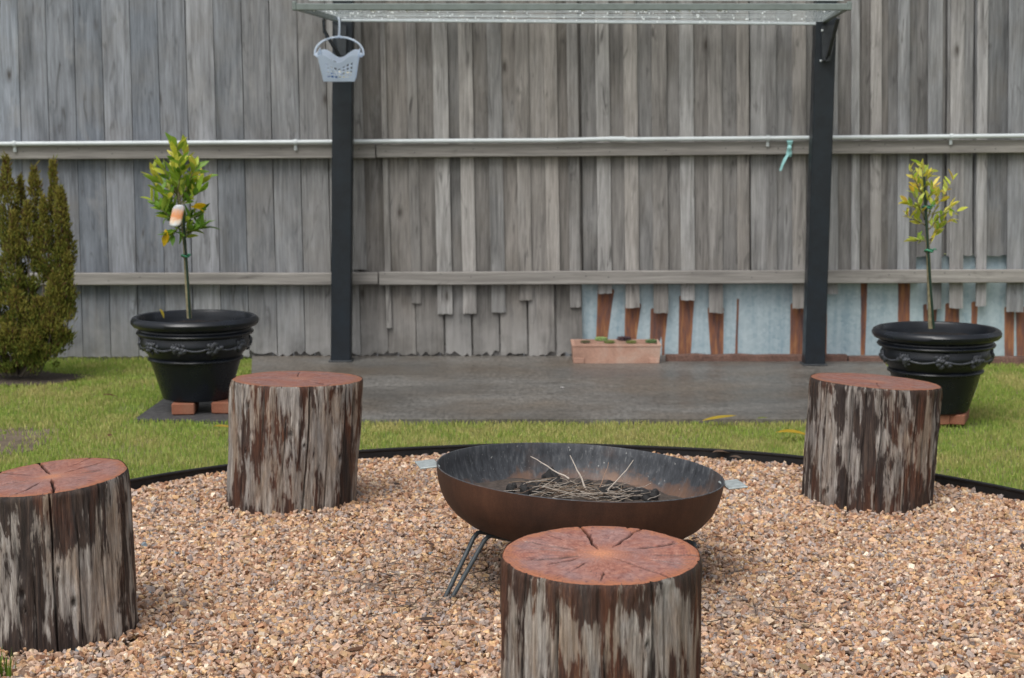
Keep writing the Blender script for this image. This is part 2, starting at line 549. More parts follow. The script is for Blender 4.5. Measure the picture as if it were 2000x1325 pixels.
def mat_bowl_in():
    t = NT('sooty_bowl_inside')
    tc = t.n('TexCoord').outputs['Object']
    flat = t.n('VectorMath', {0: t.n('VectorMath', {0: tc, 1: (1, 1, 0)}, operation='MULTIPLY').outputs[0]}, operation='NORMALIZE').outputs[0]
    sep = t.n('SeparateXYZ', {0: tc})
    ang = t.n('VectorMath', {0: flat, 1: t.n('CombineXYZ', {2: t.math('MULTIPLY', sep.outputs[2], .9)}).outputs[0]}, operation='ADD').outputs[0]
    st = t.noise(ang, 26, 5, .65)
    st2 = t.noise(ang, 60, 3, .6)
    a = t.noise(tc, 6, 5, .6)
    sp_ = t.noise(tc, 95, 3, .5)
    k = t.ramp(st, [(.3, (.022, .024, .028)), (.55, (.05, .054, .062)), (.75, (.12, .125, .13))])
    k = t.mix(t.ramp(st2, [(.6, 0.0), (.78, .6)]), k, (.24, .25, .25))
    k = t.mix(t.ramp(a, [(.52, 0.0), (.72, .6)]), k, (.10, .055, .035))
    # rust where water and ash lie: the lower part of the bowl
    right_ = t.math('MULTIPLY', t.math('SUBTRACT', .12, sep.outputs[0]), .06)
    low = t.math('ADD', t.math('ADD', sep.outputs[2], right_), t.math('MULTIPLY', t.math('SUBTRACT', t.noise(tc, 14, 5, .7), .5), .16))
    k = t.mix(t.ramp(low, [(.07, .75), (.095, .5), (.112, 0.0)]), k, t.ramp(a, [(.35, (.09, .042, .024)), (.65, (.20, .11, .065))]))
    k = t.mix(t.ramp(sp_, [(.70, 0.0), (.76, .85)]), k, (.42, .42, .40))
    t.P('Base Color', k); t.P('Roughness', .55); t.P('Metallic', .1)
    t.P('Normal', t.bump(st, .2, .003))
    return t.m

def mat_tag():
    t = NT('printed_plant_tag')
    tc = t.n('TexCoord').outputs['Object']
    z = t.n('SeparateXYZ', {0: tc}).outputs[2]
    nz = t.noise(tc, 70, 3)
    w = t.math('ADD', t.math('MULTIPLY', z, 11.0), t.math('MULTIPLY', t.math('SUBTRACT', nz, .5), .5))
    k = t.ramp(w, [(0.05, (.62, .66, .68)), (.28, (.70, .55, .42)), (.5, (.62, .24, .09)), (.72, (.60, .36, .24)), (.95, (.40, .42, .45))])
    t.P('Base Color', k); t.P('Roughness', .35)
    return t.m

def mat_terracotta(name='terracotta', base=(.43, .255, .190)):
    t = NT(name)
    c = t.coord()
    a = t.noise(c, 7, 5, .65, .5); f = t.noise(c, 150, 4, .6)
    k = t.ramp(a, [(.3, tuple(x * .72 for x in base)), (.5, base), (.72, (base[0] * 1.05, base[1] * 1.3, base[2] * 1.4))])
    k = t.mix(1.0, k, t.ramp(f, [(.3, .85), (.7, 1.12)]), 'MULTIPLY')
    t.P('Base Color', k); t.P('Roughness', .8); t.P('Normal', t.bump(a, .3, .004))
    return t.m

def mat_plastic_basket():
    t = NT('translucent_white_plastic')
    t.P('Base Color', (.85, .91, .98)); t.P('Roughness', .35)
    out = t.t.nodes['Material Output']
    tr = t.n('BsdfTranslucent', {'Color': (.74, .83, .95, 1)})
    tp = t.n('BsdfTransparent', {'Color': (.85, .9, .96, 1)})
    m1 = t.n('MixShader', {0: .55, 1: t.p.outputs[0], 2: tr.outputs[0]})
    m2 = t.n('MixShader', {0: .20, 1: m1.outputs[0], 2: tp.outputs[0]})
    t.t.links.new(m2.outputs[0], out.inputs['Surface'])
    return t.m

def mat_pot():
    t = NT('black_glazed_pot')
    c = t.coord()
    a = t.noise(c, 12, 5, .6); f = t.noise(c, 120, 4)
    k = t.ramp(a, [(.3, (.0035, .0050, .0080)), (.7, (.008, .0105, .016))])
    sp_ = t.noise(c, 28, 3, .5)
    k = t.mix(t.ramp(sp_, [(.74, 0.0), (.79, .5)]), k, (.16, .14, .11))
    t.P('Base Color', k); t.P('Roughness', t.ramp(a, [(.3, .36), (.7, .24)])); t.P('Specular IOR Level', .42)
    t.P('Normal', t.bump(f, .06, .002))
    return t.m

M = dict(
    board=mat_board(), rail=mat_rail(), sheet=mat_sheet(), leaf=mat_leaf(),
    concrete=mat_concrete(), soil=mat_soil(), lawn=mat_lawn_base(),
    bowl_out=mat_bowl_out(), bowl_in=mat_bowl_in(), tagm=mat_tag(),
    terracotta=mat_terracotta(), brick=mat_terracotta('red_brick', (.235, .088, .050)),
    basket=mat_plastic_basket(), pot=mat_pot(),
    post=simple('charcoal_paint', (.011, .0155, .021), .42, var=.35, scale=14, bump=.08),
    frame=simple('grey_green_powder_coat', (.155, .185, .178), .4, var=.15, scale=25, bump=.05),
    line=simple('pale_line_cord', (.44, .49, .51), .5, var=.1, bump=0),
    bracket=simple('dark_bracket_steel', (.035, .04, .045), .45, bump=.05),
    pipe=simple('pale_grey_conduit', (.50, .54, .55), .4, var=.08, scale=8, bump=0),
    edging=simple('black_plastic_edging', (.008, .008, .009), .55, var=.4, scale=25, bump=.2),
    ribbon=simple('aqua_ribbon', (.30, .58, .58), .6, var=.15, bump=0),
    gravel=mat_vcol('crushed_gravel', .55, .4, bscale=120),
    blade=mat_vcol('grass_blade', .6, .25, trans=.42),
    needles=mat_vcol('conifer_sprays', .7, .2, trans=.15),
    twig=mat_vcol('dry_twig', .85, .15),
    bark=simple('pale_green_bark', (.19, .17, .10), .75, var=.4, scale=50, bump=.3),
    stake=simple('dark_green_stake', (.010, .030, .018), .5, bump=0),
    tie=simple('green_tie_tape', (.04, .20, .11), .5, bump=0),
    legm=simple('blue_grey_rod', (.045, .055, .062), .45, var=.3, scale=60, bump=.1),
    handle=simple('galvanised_tab', (.36, .40, .40), .45, metal=.3, var=.25, scale=40, bump=.1),
    charcoal=simple('charcoal_lump', (.016, .015, .015), .8, var=.5, scale=40, bump=.6, dist=.006),
    ash=simple('grey_ash', (.060, .046, .038), .95, var=.4, scale=40, bump=.8, dist=.01),
    paver=simple('dark_paver', (.055, .054, .055), .6, var=.35, scale=30, bump=.4, dist=.004),
    whitep=simple('white_plastic', (.62, .65, .66), .4, var=.05, bump=0),
    bluep=simple('blue_plastic', (.03, .11, .30), .4, var=.1, bump=0),
    creamp=simple('cream_plastic', (.62, .58, .44), .4, var=.1, bump=0),
    baseb=mat_soil('reddish_base_board', (.115, .065, .05)),
    succ=mat_vcol('succulent_leaf', .45, .4, trans=.1),
    relief=simple('dusty_black_relief', (.048, .052, .062), .42, var=.6, scale=45, bump=.2),
    drop=None,
)
t = NT('water_drop'); t.P('Base Color', (.9, .95, .97)); t.P('Roughness', .03); t.P('Transmission Weight', .15); t.P('IOR', 1.33); M['drop'] = t.m
t = NT('stone_chips'); M['stone'] = simple('pale_rubble', (.27, .26, .25), .85, var=.35, scale=40, bump=.5, dist=.006)

# =================================================================== SETTING
FY = 9.36                                # face of the fence palings
GC, GR = Vector((0.13, 4.76)), 1.86      # gravel circle
slab_poly = [(-1.46, FY + .35), (2.02, FY + .35), (1.80, 7.335), (-1.12, 7.335)]

def ground_sheet():
    n = 60
    xs = np.concatenate([np.linspace(-300, -9, 8), np.linspace(-8, 8, n), np.linspace(9, 300, 8)])
    ys = np.concatenate([np.linspace(-300, -2, 8), np.linspace(-1, 15, n), np.linspace(16, 300, 8)])
    X, Y = np.meshgrid(xs, ys, indexing='ij')
    V = np.stack([X.ravel(), Y.ravel(), np.full(X.size, -.012)], 1)
    i = np.arange(len(xs) - 1)[:, None] * len(ys) + np.arange(len(ys) - 1)[None, :]
    i = i.ravel()
    F = np.stack([i, i + len(ys), i + len(ys) + 1, i + 1], 1)
    o = link_mesh('ground', np_mesh('ground', V, F), M['lawn'])
    return tag(o, kind='structure')
ground_sheet()

# concrete slab
mb = MB()
n = len(slab_poly)
mb.add([(x, y, .014) for x, y in slab_poly] + [(x, y, -.10) for x, y in slab_poly],
       [tuple(range(n))[::-1]] + [(i, (i + 1) % n, n + (i + 1) % n, n + i) for i in range(n)])
tag(mb.build('concrete_path', M['concrete']), kind='structure')

# gravel bed disc
mb = MB()
mb.add([(GC.x, GC.y, -.006)] + [(GC.x + GR * math.cos(a), GC.y + GR * math.sin(a), -.006) for a in np.linspace(0, 2 * math.pi, 97)[:-1]],
       [(0, 1 + i, 1 + (i + 1) % 96) for i in range(96)])
tag(mb.build('gravel_ground', mat_soil('gravel_fines', (.22, .145, .10))), kind='structure')

# =================================================================== FENCE
fence = empty('timber_fence', (0, FY, 0), 'tall weathered grey timber paling fence with two rails and iron patches', 'fence')
lean_x = [-400, 40, 640, 895, 1326, 1950, 2400]
lean_v = [.032, .030, .025, .020, .008, -.008, -.014]
def lean(px): return float(np.interp(px, lean_x, lean_v))
def edge_px(x650, y): return x650 - lean(x650) * (650 - y)
Z_TOP = 2.12
def fx(x650, z):
    """fence-plane X at height z of an edge that crosses image row 650 at x650"""
    y1, y2 = 0.0, 700.0
    p1, p2 = at_y(edge_px(x650, y1), y1, FY), at_y(edge_px(x650, y2), y2, FY)
    f = (z - p2.z) / (p1.z - p2.z)
    return p2.x + (p1.x - p2.x) * f
def fz(y, Y=FY): return at_y(1000, y, Y).z

def board(name, xa, xb, z0, z1, y_l, y_r, th, color, ragged=.0, seed=0, mat='board', warp=.0012):
    """paling between two edge functions; front face goes from y_l (edge a) to y_r (edge b)"""
    nc, nr = 6, 9
    r = random.Random(seed)
    dz = [r.uniform(-ragged, ragged * .5) if ragged else 0 for _ in range(nc + 1)]
    if ragged:
        s0 = r.uniform(-ragged, ragged) * .6
        dz = [d + s0 * (i / nc - .5) * 2 for i, d in enumerate(dz)]
    zt = [r.uniform(-.004, .004) for _ in range(nc + 1)]
    bx = (fx(xa, z0) + fx(xb, z0)) / 2
    V, F = [], []
    ph = r.uniform(0, 9)
    for side in (0, 1):
        for j in range(nr + 1):
            for i in range(nc + 1):
                u, v = i / nc, j / nr
                zz0, zz1 = z0 + dz[i], z1 + zt[i]
                z = zz0 + (zz1 - zz0) * v
                wa = warp * mnoise.noise((ph, z * 5, 0)) * 2
                wb = warp * mnoise.noise((ph + 5, z * 5, 3)) * 2
                x = (fx(xa, z) + wa) * (1 - u) + (fx(xb, z) + wb) * u
                y = y_l * (1 - u) + y_r * u + .0015 * mnoise.noise((ph, u * 3, z * 3))
                if side == 0:
                    if i in (0, nc): y += .0025
                else:
                    y += th
                V.append((x - bx, y, z - z0))
    o = (nr + 1) * (nc + 1)
    for j in range(nr):
        for i in range(nc):
            a = j * (nc + 1) + i
            F.append((a, a + 1, a + nc + 2, a + nc + 1))
            F.append((o + a, o + a + nc + 1, o + a + nc + 2, o + a + 1))
    for j in range(nr):
        a = j * (nc + 1)
        F.append((a, a + nc + 1, o + a + nc + 1, o + a))
        b = a + nc
        F.append((b, o + b, o + b + nc + 1, b + nc + 1))
    for i in range(nc):
        F.append((i, o + i, o + i + 1, i + 1))
        t_ = nr * (nc + 1) + i
        F.append((t_, t_ + 1, o + t_ + 1, o + t_))
    me = bpy.data.meshes.new(name)
    me.from_pydata(V, [], F)
    me.update()
    ob = link_mesh(name, me, M[mat], fence, loc=(bx, 0, z0))
    ob.color = (*color, 1)
    return ob

def tone(px, shade=1.0):
    """blue-grey palings at one end, browner in the middle"""
    f = float(np.interp(px, [300, 750, 1500, 2000], [0, 1, .9, .55]))
    a, b = np.array((.205, .222, .250)), np.array((.255, .244, .232))
    c = (a * (1 - f) + b * f) * shade * random.uniform(.74, 1.18)
    q_ = random.uniform(-.035, .035); c *= np.array([1 + q_, 1, 1 - q_])
    return tuple(c)

SHEET_X0 = 1115
for k in range(-10, 46):
    xa, xb = 161 + 54.3 * k, 161 + 54.3 * (k + 1)
    if k >= 10:
        xa += random.uniform(-3, 3) if k > 10 else 0
    xm = (xa + xb) / 2
    if xa > SHEET_X0 - 12:
        z0 = fz(545) if xm < 1775 else fz(500) + random.uniform(-.004, .004)
        rg = .006
    else:
        z0 = .012 if xm < 480 else .03
        rg = .006 if xm < 480 else .022
    sh = 1.0 if xm < 690 else .80
    if 1440 < xm < 1540: sh = 1.0
    g = random.uniform(.5, 1.1)
    ya, yb = random.uniform(-.003, .003), random.uniform(-.003, .003)
    board('paling', xa + g, xb - g, z0, Z_TOP + random.uniform(-.02, .01), ya, yb, .018, tone(xm, sh), rg, seed=k + 50)
    board('added_gap_backing', xa - 8, xa + 8, max(z0, .06) + .01, Z_TOP - .03, .0245, .0245, .010, tone(xm, .6), .0, seed=k + 150)  # unseen strip added behind each joint, blocks sky light so the gap stays dark

# front battens over the joints, many broken off short under the lower rail
battens = [(704, 526, 30), (760, 640, 10), (814, 592, 20), (869, 613, 27), (920, 612, 26), (974, 610, 25), (1028, 586, 25), (1082, 550, 27),
           (1125, 600, 21), (1184, 573, 27), (1236, 601, 28), (1290, 611, 28), (1343, 586, 27), (1399, 611, 27), (1452, 548, 24), (1508, 548, 20),
           (1561, 602, 28), (1622, 574, 26), (1668, 548, 16), (1710, 548, 22), (1764, 548, 24), (1822, 604, 28), (1866, 602, 28), (1914, 598, 20), (1982, 609, 34),
           (2046, 600, 28), (2100, 590, 28), (2154, 604, 28), (2208, 590, 28), (2262, 600, 28), (2316, 600, 28), (2370, 600, 28), (2424, 600, 28), (2478, 590, 28)]
for i, (xc, ye, w) in enumerate(battens):
    w *= random.uniform(.92, 1.1)
    xc += random.uniform(-1.5, 1.5)
    top = Z_TOP + random.uniform(-.03, .01)
    board('batten', xc - w / 2, xc + w / 2, fz(ye), top, -.0165 + random.uniform(-.002, .002), -.0165 + random.uniform(-.002, .002), .011, tone(xc, 1.10), .003 if ye > 560 else .002, seed=300 + i)

# rails
def rail(px0, px1, ya, yb, h, seed):
    p0, p1 = at_y(px0, ya, FY - .04), at_y(px1, yb, FY - .04)
    nseg = 14
    V, F = [], []
    for i in range(nseg + 1):
        f = i / nseg
        c = p0.lerp(p1, f)
        x = c.x - p0.x; z = c.z - p0.z + .003 * mnoise.noise((seed, f * 5, 0)); hh = h * (1 + .05 * mnoise.noise((seed + 3, f * 6, 1))) / 2
        yf, yb_ = -.058, -.0235
        for (yy, zz) in ((yf + .003, -hh), (yf, -hh + .004), (yf, hh - .004), (yf + .003, hh), (yb_, hh), (yb_, -hh)):
            V.append((x, yy, z + zz))
    for i in range(nseg):
        for k in range(6):
            a, b = i * 6 + k, i * 6 + (k + 1) % 6
            F.append((a, a + 6, b + 6, b))
    F.append(tuple(range(6))); F.append(tuple(range(nseg * 6, nseg * 6 + 6))[::-1])
    me = bpy.data.meshes.new('rail'); me.from_pydata(V, [], F); me.update()
    return link_mesh('rail', me, M['rail'], fence, loc=(p0.x, 0, p0.z))
rail(-540, 733, 300, 295.5, .074, 1)
rail(736, 2560, 295.5, 281, .070, 2)
rail(-540, 738, 547, 544, .064, 3)
rail(741, 2560, 544, 537, .070, 4)

# galvanised sheets patched behind the battens, with rust where timber used to lie
rust_list = [  # x0,x1 at top; x0,x1 at bottom; y top, y bottom
    (1118, 1137, 1121, 1130, 598, 672), (1168, 1200, 1164, 1182, 572, 700), (1222, 1253, 1220, 1238, 600, 700), (1272, 1306, 1270, 1284, 610, 690),
    (1290, 1306, 1294, 1299, 610, 672), (1328, 1357, 1326, 1350, 585, 700), (1384, 1415, 1390, 1414, 608, 700), (1441, 1445, 1437, 1442, 590, 700),
    (1546, 1577, 1545, 1580, 600, 712), (1612, 1618, 1612, 1617, 575, 712), (1684, 1697, 1684, 1692, 556, 700), (1757, 1781, 1757, 1779, 556, 700),
    (1806, 1834, 1809, 1829, 602, 700), (1850, 1877, 1846, 1878, 600, 700), (1901, 1913, 1902, 1910, 597, 700), (1966, 1985, 1966, 1984, 607, 705), (1988, 2012, 1990, 2014, 607, 705),
    (2040, 2062, 2040, 2062, 600, 705)]
def sheet(px0, px1, ytop, ybot, yo):
    x0, x1 = at_y(px0, 650, FY).x, at_y(px1, 650, FY).x
    z0, z1 = fz(ybot), fz(ytop)
    nx, nz = max(8, int((px1 - px0) / 2)), 70
    xs, zs = np.linspace(x0, x1, nx), np.linspace(z0, z1, nz)
    X, Z = np.meshgrid(xs, zs, indexing='ij')
    # pixel coordinates of the sheet points, for the places where timber lay
    PX = 1000 + X / (FY / FPX) * 1.0
    dirz = (Z - CAM_H) / FY
    DY = (dirz * cp + sp) / (cp - dirz * sp)
    PY = 662.5 - DY * FPX
    PX = 1000 + X * FPX * (cp + DY * sp) / FY
    rust = np.zeros_like(X)
    for a0, a1, b0, b1, ya, yb in rust_list:
        f = np.clip((PY - ya) / (yb - ya), 0, 1)
        l, r = a0 + (b0 - a0) * f, a1 + (b1 - a1) * f
        m = np.minimum(PX - l, r - PX)
        m = np.clip(m / 5 + .5, 0, 1) * np.clip((PY - ya + 8) / 4, 0, 1)
        rust = np.maximum(rust, m)
    rust = np.maximum(rust, np.clip(1 - (Z - z0) / .02, 0, .7))
    Yw = yo + .0012 * np.sin(X * 9) + .0008 * np.sin(Z * 14 + X * 5)
    V = np.stack([(X - x0).ravel(), Yw.ravel(), (Z - z0).ravel()], 1)
    i = (np.arange(nx - 1)[:, None] * nz + np.arange(nz - 1)[None, :]).ravel()
    F = np.stack([i, i + nz, i + nz + 1, i + 1], 1)
    me = np_mesh('metal_sheet', V, F, attr={'rust': rust.ravel()})
    o = link_mesh('metal_sheet', me, M['sheet'], fence, smooth=True, loc=(x0, 0, z0))
    md = o.modifiers.new('solid', 'SOLIDIFY'); md.thickness = .0012
    return o
sheet(SHEET_X0, 1612, 540, 704, .036)
sheet(1600, 2250, 498, 704, .040)
sheet(2235, 2560, 498, 704, .036)

# reddish bottom board under the sheets
def base_board(px0, px1, y0, y1):
    a, b = at_y(px0, y0, FY), at_y(px1, y1, FY)
    mb = MB(); nseg = 12
    V = []
    for i in range(nseg + 1):
        f = i / nseg
        x = a.x + (b.x - a.x) * f
        top = at_y(1000, 693 + 4 * (px0 > 1600), FY - .2).z + .008 * mnoise.noise((f * 9, px0, 0))
        o_ = -.19 + .012 * mnoise.noise((f * 4, 7, px0))
        for yy, zz in ((o_ - .03, -.01), (o_ - .022, top - .006), (o_ - .016, top), (o_ + .02, top), (o_ + .02, -.01)):
            V.append((x, yy, zz))
    F = []
    for i in range(nseg):
        for k in range(5):
            p, q = i * 5 + k, i * 5 + (k + 1) % 5
            F.append((p, p + 5, q + 5, q))
    F += [tuple(range(5)), tuple(range(nseg * 5, nseg * 5 + 5))[::-1]]
    mb.add(V, F)
    return mb.build('base_board', M['baseb'], fence)
base_board(1294, 1640, 691, 691)
base_board(1643, 2560, 691, 691)
# pale stone blocks behind the ragged feet
mb = MB()
for i in range(16):
    xa = 470 + i * 41
    p = at_y(xa, 700, FY)
    mb.box((p.x, .035 + random.uniform(-.004, .004), .055), (.108, .016, .15), .002)
mb.build('footing_rubble', M['stone'], fence)

# nail heads along the rails are tiny: one joined part
mb = MB()
for k in range(0, 40):
    for yr in (297, 545):
        if random.random() < .6:
            p = at_y(161 + 54.3 * (k - 3) + random.uniform(-8, 8), yr + random.uniform(-6, 6) - (k * .3), FY - .06)
            mb.ball((p.x, -.0585, p.z), (.003, .0015, .003), 6, 4)
tag(mb.build('nail_heads', M['bracket'], fence), kind='stuff')

# =================================================================== CONDUIT PIPE
pipe = empty('conduit_pipe', at_y(1000, 275, FY - .075), 'pale grey plastic conduit pipe clipped along the top fence rail', 'pipe')
def rel(o, p): return Vector(p) - Vector(o.location)
YP = FY - .075
def ppt(x, y): return rel(pipe, at_y(x, y, YP))
mb = MB(); mb.tube([ppt(-540, 284), ppt(0, 281.5), ppt(300, 279.5), ppt(577, 278), ppt(900, 275.5), ppt(1090, 274.5), ppt(1198, 271.5)], .0118, 12)
auto_smooth(mb.build('pipe_length', M['pipe'], pipe), 60)
mb = MB(); mb.tube([ppt(1205, 273), ppt(1500, 270.5), ppt(1858, 267), ppt(2000, 265.5), ppt(2560, 261)], .0118, 12)
auto_smooth(mb.build('pipe_length', M['pipe'], pipe), 60)
mb = MB(); mb.tube([ppt(1192, 272), ppt(1222, 272.3)], .0145, 12)
auto_smooth(mb.build('coupling', M['pipe'], pipe), 60)
for (x, y) in ((28, 281.3), (577, 278), (1500, 270.5), (1858, 267)):
    c = ppt(x, y); mb = MB()
    pts = [c + Vector((0, math.cos(a) * -.0145, math.sin(a) * .0145)) for a in np.linspace(-1.0, 2.6, 9)]
    for i in range(8):
        mid = (pts[i] + pts[i + 1]) / 2
        an = math.atan2(pts[i + 1].z - pts[i].z, -(pts[i + 1].y - pts[i].y))
        mb.box(mid, (.016, .0062, .003), 0, Matrix.Rotation(-an, 3, 'X'))
    mb.box(c + Vector((0, .006, -.028)), (.016, .004, .030), .001)
    mb.ball(c + Vector((0, .002, -.030)), (.005, .003, .005), 8, 5)
    mb.build('pipe_clip', M['pipe'], pipe)

# aqua ribbon tied round the rail
rb = at_y(1541, 290, FY - .062)
mb = MB()
def strip(pts, w, th=.0012):
    V, F = [], []
    for (p, ww) in zip(pts, w):
        p = Vector(p)
        V += [p + Vector((-ww / 2, 0, 0)), p + Vector((ww / 2, 0, 0)), p + Vector((ww / 2, th, 0)), p + Vector((-ww / 2, th, 0))]
    for i in range(len(pts) - 1):
        for k in range(4):
            a, b = i * 4 + k, i * 4 + (k + 1) % 4
            F.append((a, b, b + 4, a + 4))
    F += [(3, 2, 1, 0), tuple(range(len(V) - 4, len(V)))]
    mb.add(V, F)
strip([(0, .03, .052), (0, -.010, .050), (.001, -.022, .035), (.001, -.012, .012), (0, -.008, -.01), (-.001, -.008, -.030), (-.001, .0, -.046)], [.034, .036, .030, .018, .026, .030, .028])
strip([(-.006, -.011, -.030), (-.022, -.016, -.055), (-.036, -.02, -.085), (-.046, -.017, -.118)], [.016, .018, .015, .012])
mb.ball((0, -.014, .004), (.012, .008, .014), 8, 6)
tag(mb.build('ribbon_tie', M['ribbon'], smooth=False, loc=rb), 'frayed aqua ribbon tied round the upper fence rail', 'ribbon')

# =================================================================== CLOTHESLINE POSTS AND FRAME
posts = empty('clothesline_posts', (0, 9.15, 0), 'two charcoal painted posts with a top beam standing on the concrete', 'post frame')
def post(pb, pt, Y, zt):
    b, t_ = at_y(*pb, Y), at_y(*pt, Y)
    d = (t_ - b); d *= (zt / d.z)
    base = Vector((b.x, Y, .014)); top = base + Vector((d.x, 0, zt - .014))
    V, F = [], []
    h = .0525; bv = .005
    sec = [(-h + bv, -h), (h - bv, -h), (h, -h + bv), (h, h - bv), (h - bv, h), (-h + bv, h), (-h, h - bv), (-h, -h + bv)]
    for p in (base, top):
        for sx, sy in sec:
            V.append(rel(posts, p + Vector((sx, sy + h, 0))))
    for k in range(8):
        F.append((k, (k + 1) % 8, 8 + (k + 1) % 8, 8 + k))
    F += [tuple(range(8))[::-1], tuple(range(8, 16))]
    mb = MB(); mb.add(V, F)
    mb.build('post', M['post'], posts)
    mb = MB(); mb.box(rel(posts, base + Vector((0, h, .004))), (.125, .125, .008), .002)
    mb.build('foot_plate', M['bracket'], posts)
    return base, top
LP = post((665, 700), (668, 200), 9.12, 2.02)
RP = post((1592, 715), (1611, 140), 8.98, 2.02)
a, b = at_y(687, -2, 9.15), at_y(1592, -2, 9.03)
mb = MB()
cc = (a + b) / 2; dd = b - a
mb.box(rel(posts, (cc.x, cc.y + .035, 1.965)), (dd.length, .045, .09), .004, Matrix.Rotation(math.atan2(dd.y, dd.x), 3, 'Z'))
mb.build('top_beam', M['post'], posts)

YF, YR = 8.0, 9.0
cl = empty('folding_clothesline', at_y(1115, 30, YR), 'grey green folding clothesline frame strung with wet lines on the posts', 'clothesline')
def c_(p): return rel(cl, p)
fl, fr = at_y(578, 14, YF), at_y(1656, 14, YF)
zf = fl.z
rl, rr = at_y(662, 40, YR), at_y(1610, 47, YR)
zr = rl.z
def bar(name, p, q, w, h, mat='frame', bev=.003):
    p, q = Vector(p), Vector(q)
    d = q - p
    R = d.to_track_quat('X', 'Z').to_matrix()
    mb = MB(); mb.box(c_((p + q) / 2), (d.length, w, h), bev, R)
    return mb.build(name, M[mat], cl)
bar('front_bar', fl, fr, .028, .030)
bar('rear_bar', rl, rr, .025, .014, 'line')
bar('side_arm', (fl.x + .006, YF + .016, zf), (rl.x, YR, zr + .004), .022, .030)
bar('side_arm', (fr.x - .006, YF + .016, zf), (rr.x, YR, zr + .002), .022, .030)
for pz, s_ in ((fl, -1), (fr, 1)):
    mb = MB(); mb.box(c_(pz + Vector((s_ * .006, 0, .004))), (.020, .036, .040), .004); mb.build('end_cap', M['frame'], cl)
lines = []
NL = 11
for k in range(NL):
    f = .045 + k * .91 / (NL - 1)
    p = Vector(fl).lerp(Vector(rl), f) + Vector((0, 0, .010)); q = Vector(fr).lerp(Vector(rr), f) + Vector((0, 0, .010))
    mb = MB(); sag = .004 + .004 * random.random()
    pts = []
    for i in range(13):
        u = i / 12
        pts.append(c_(p.lerp(q, u) - Vector((0, 0, sag * 4 * u * (1 - u)))))
    lines.append(pts)
    mb.tube(pts, .0019, 6)
    auto_smooth(mb.build('line', M['line'], cl), 60)
# thin upper wire above the front bar
bar('upper_rod', fl + Vector((.06, -.004, .030)), fr + Vector((-.02, -.004, .030)), .006, .006, 'line', .001)
mb = MB()
for pts in lines:
    for _ in range(16):
        u = random.uniform(.02, .98) * 12; i = int(u)
        p = pts[i].lerp(pts[min(12, i + 1)], u - i)
        s_ = random.uniform(.0022, .0042)
        mb.ball(p + Vector((0, 0, -.002 - s_ * .8)), (s_, s_, s_ * 1.25), 8, 6)
for _ in range(42):
    p = c_(fl.lerp(fr, random.uniform(.02, .98)))
    s_ = random.uniform(.0022, .004)
    mb.ball(p + Vector((0, random.uniform(-.008, .008), -.015 - s_ * .7)), (s_, s_, s_ * 1.2), 8, 6)
tag(mb.build('water_drops', M['drop'], cl, smooth=True), kind='stuff')
# brackets
def plate(name, poly, Y, th):
    mb = MB(); n = len(poly)
    P0 = [c_(at_y(x, y, Y)) for x, y in poly]
    mb.add(P0 + [p + Vector((0, th, 0)) for p in P0],
           [tuple(range(n)), tuple(range(n, 2 * n))[::-1]] + [(i, n + i, n + (i + 1) % n, (i + 1) % n) for i in range(n)])
    return mb.build(name, M['bracket'], cl)
plate('bracket', [(1605, 52), (1633, 48), (1622, 118), (1606, 120)], 8.962, .015)
plate('bracket', [(1634, 40), (1639, 40), (1632, 72), (1622, 118), (1616, 120), (1628, 66)], 8.90, .045)
bar('strut', at_y(1637, 36, 8.55), at_y(1616, 117, 8.95), .020, .010, 'bracket')
plate('bracket', [(652, 50), (676, 50), (676, 108), (662, 110)], 9.10, .015)
bar('strut', at_y(631, 36, 8.65), at_y(633, 62, 8.80), .012, .024, 'bracket')
bar('strut', at_y(633, 60, 8.82), at_y(664, 112, 9.09), .012, .022, 'bracket')
for (x, y) in ((1603, 119), (1606, 60)):
    mb = MB(); mb.ball(c_(at_y(x, y, 8.958)), (.006, .004, .006), 8, 5); mb.build('bolt', M['pipe'], cl)

# ---- peg basket
YB = 8.86
pb = at_y(663, 157, YB)
bk = empty('peg_basket', (pb.x, YB, pb.z), 'translucent white plastic peg basket hanging from a clothesline corner', 'basket')
sc = YB / FPX
Hb = 56 * sc; wb, wt = 30 * sc, 39 * sc; db, dt = .050, .072
def wall_pt(u, v, side):
    """side 0 front, 1 right, 2 back, 3 left; u 0..1 along, v 0..1 up"""
    w, d = wb + (wt - wb) * v, db + (dt - db) * v
    if side == 0: x, y = -w + 2 * w * u, -d
    elif side == 2: x, y = w - 2 * w * u, d
    elif side == 1: x, y = w, -d + 2 * d * u
    else: x, y = -w, d - 2 * d * u
    # scooped rim on front and back
    rim = 1.0
    if side in (0, 2):
        rim = 1 - .34 * math.exp(-((u - .5) / .27) ** 2) - .10 * (abs(u - .5) * 2) ** 6
    q = Vector((x, y, Hb * v * rim + .004 - Hb * .8))
    return Matrix.Rotation(D(13), 3, 'X') @ q + Vector((0, 0, Hb * .8))
for side in range(4):
    nu, nv = (26, 20) if side in (0, 2) else (14, 20)
    V = [wall_pt(i / nu, j / nv, side) for j in range(nv + 1) for i in range(nu + 1)]
    F = []
    for j in range(nv):
        for i in range(nu):
            hole = 3 <= j <= 13 and j % 3 != 2 and i % 3 != 0 and 2 < i < nu - 3
            if hole: continue
            q = j * (nu + 1) + i
            F.append((q, q + 1, q + nu + 2, q + nu + 1))
    mb = MB(); mb.add(V, F)
    o = mb.build('side_wall', M['basket'], bk)
    md = o.modifiers.new('solid', 'SOLIDIFY'); md.thickness = .0022; md.offset = 0
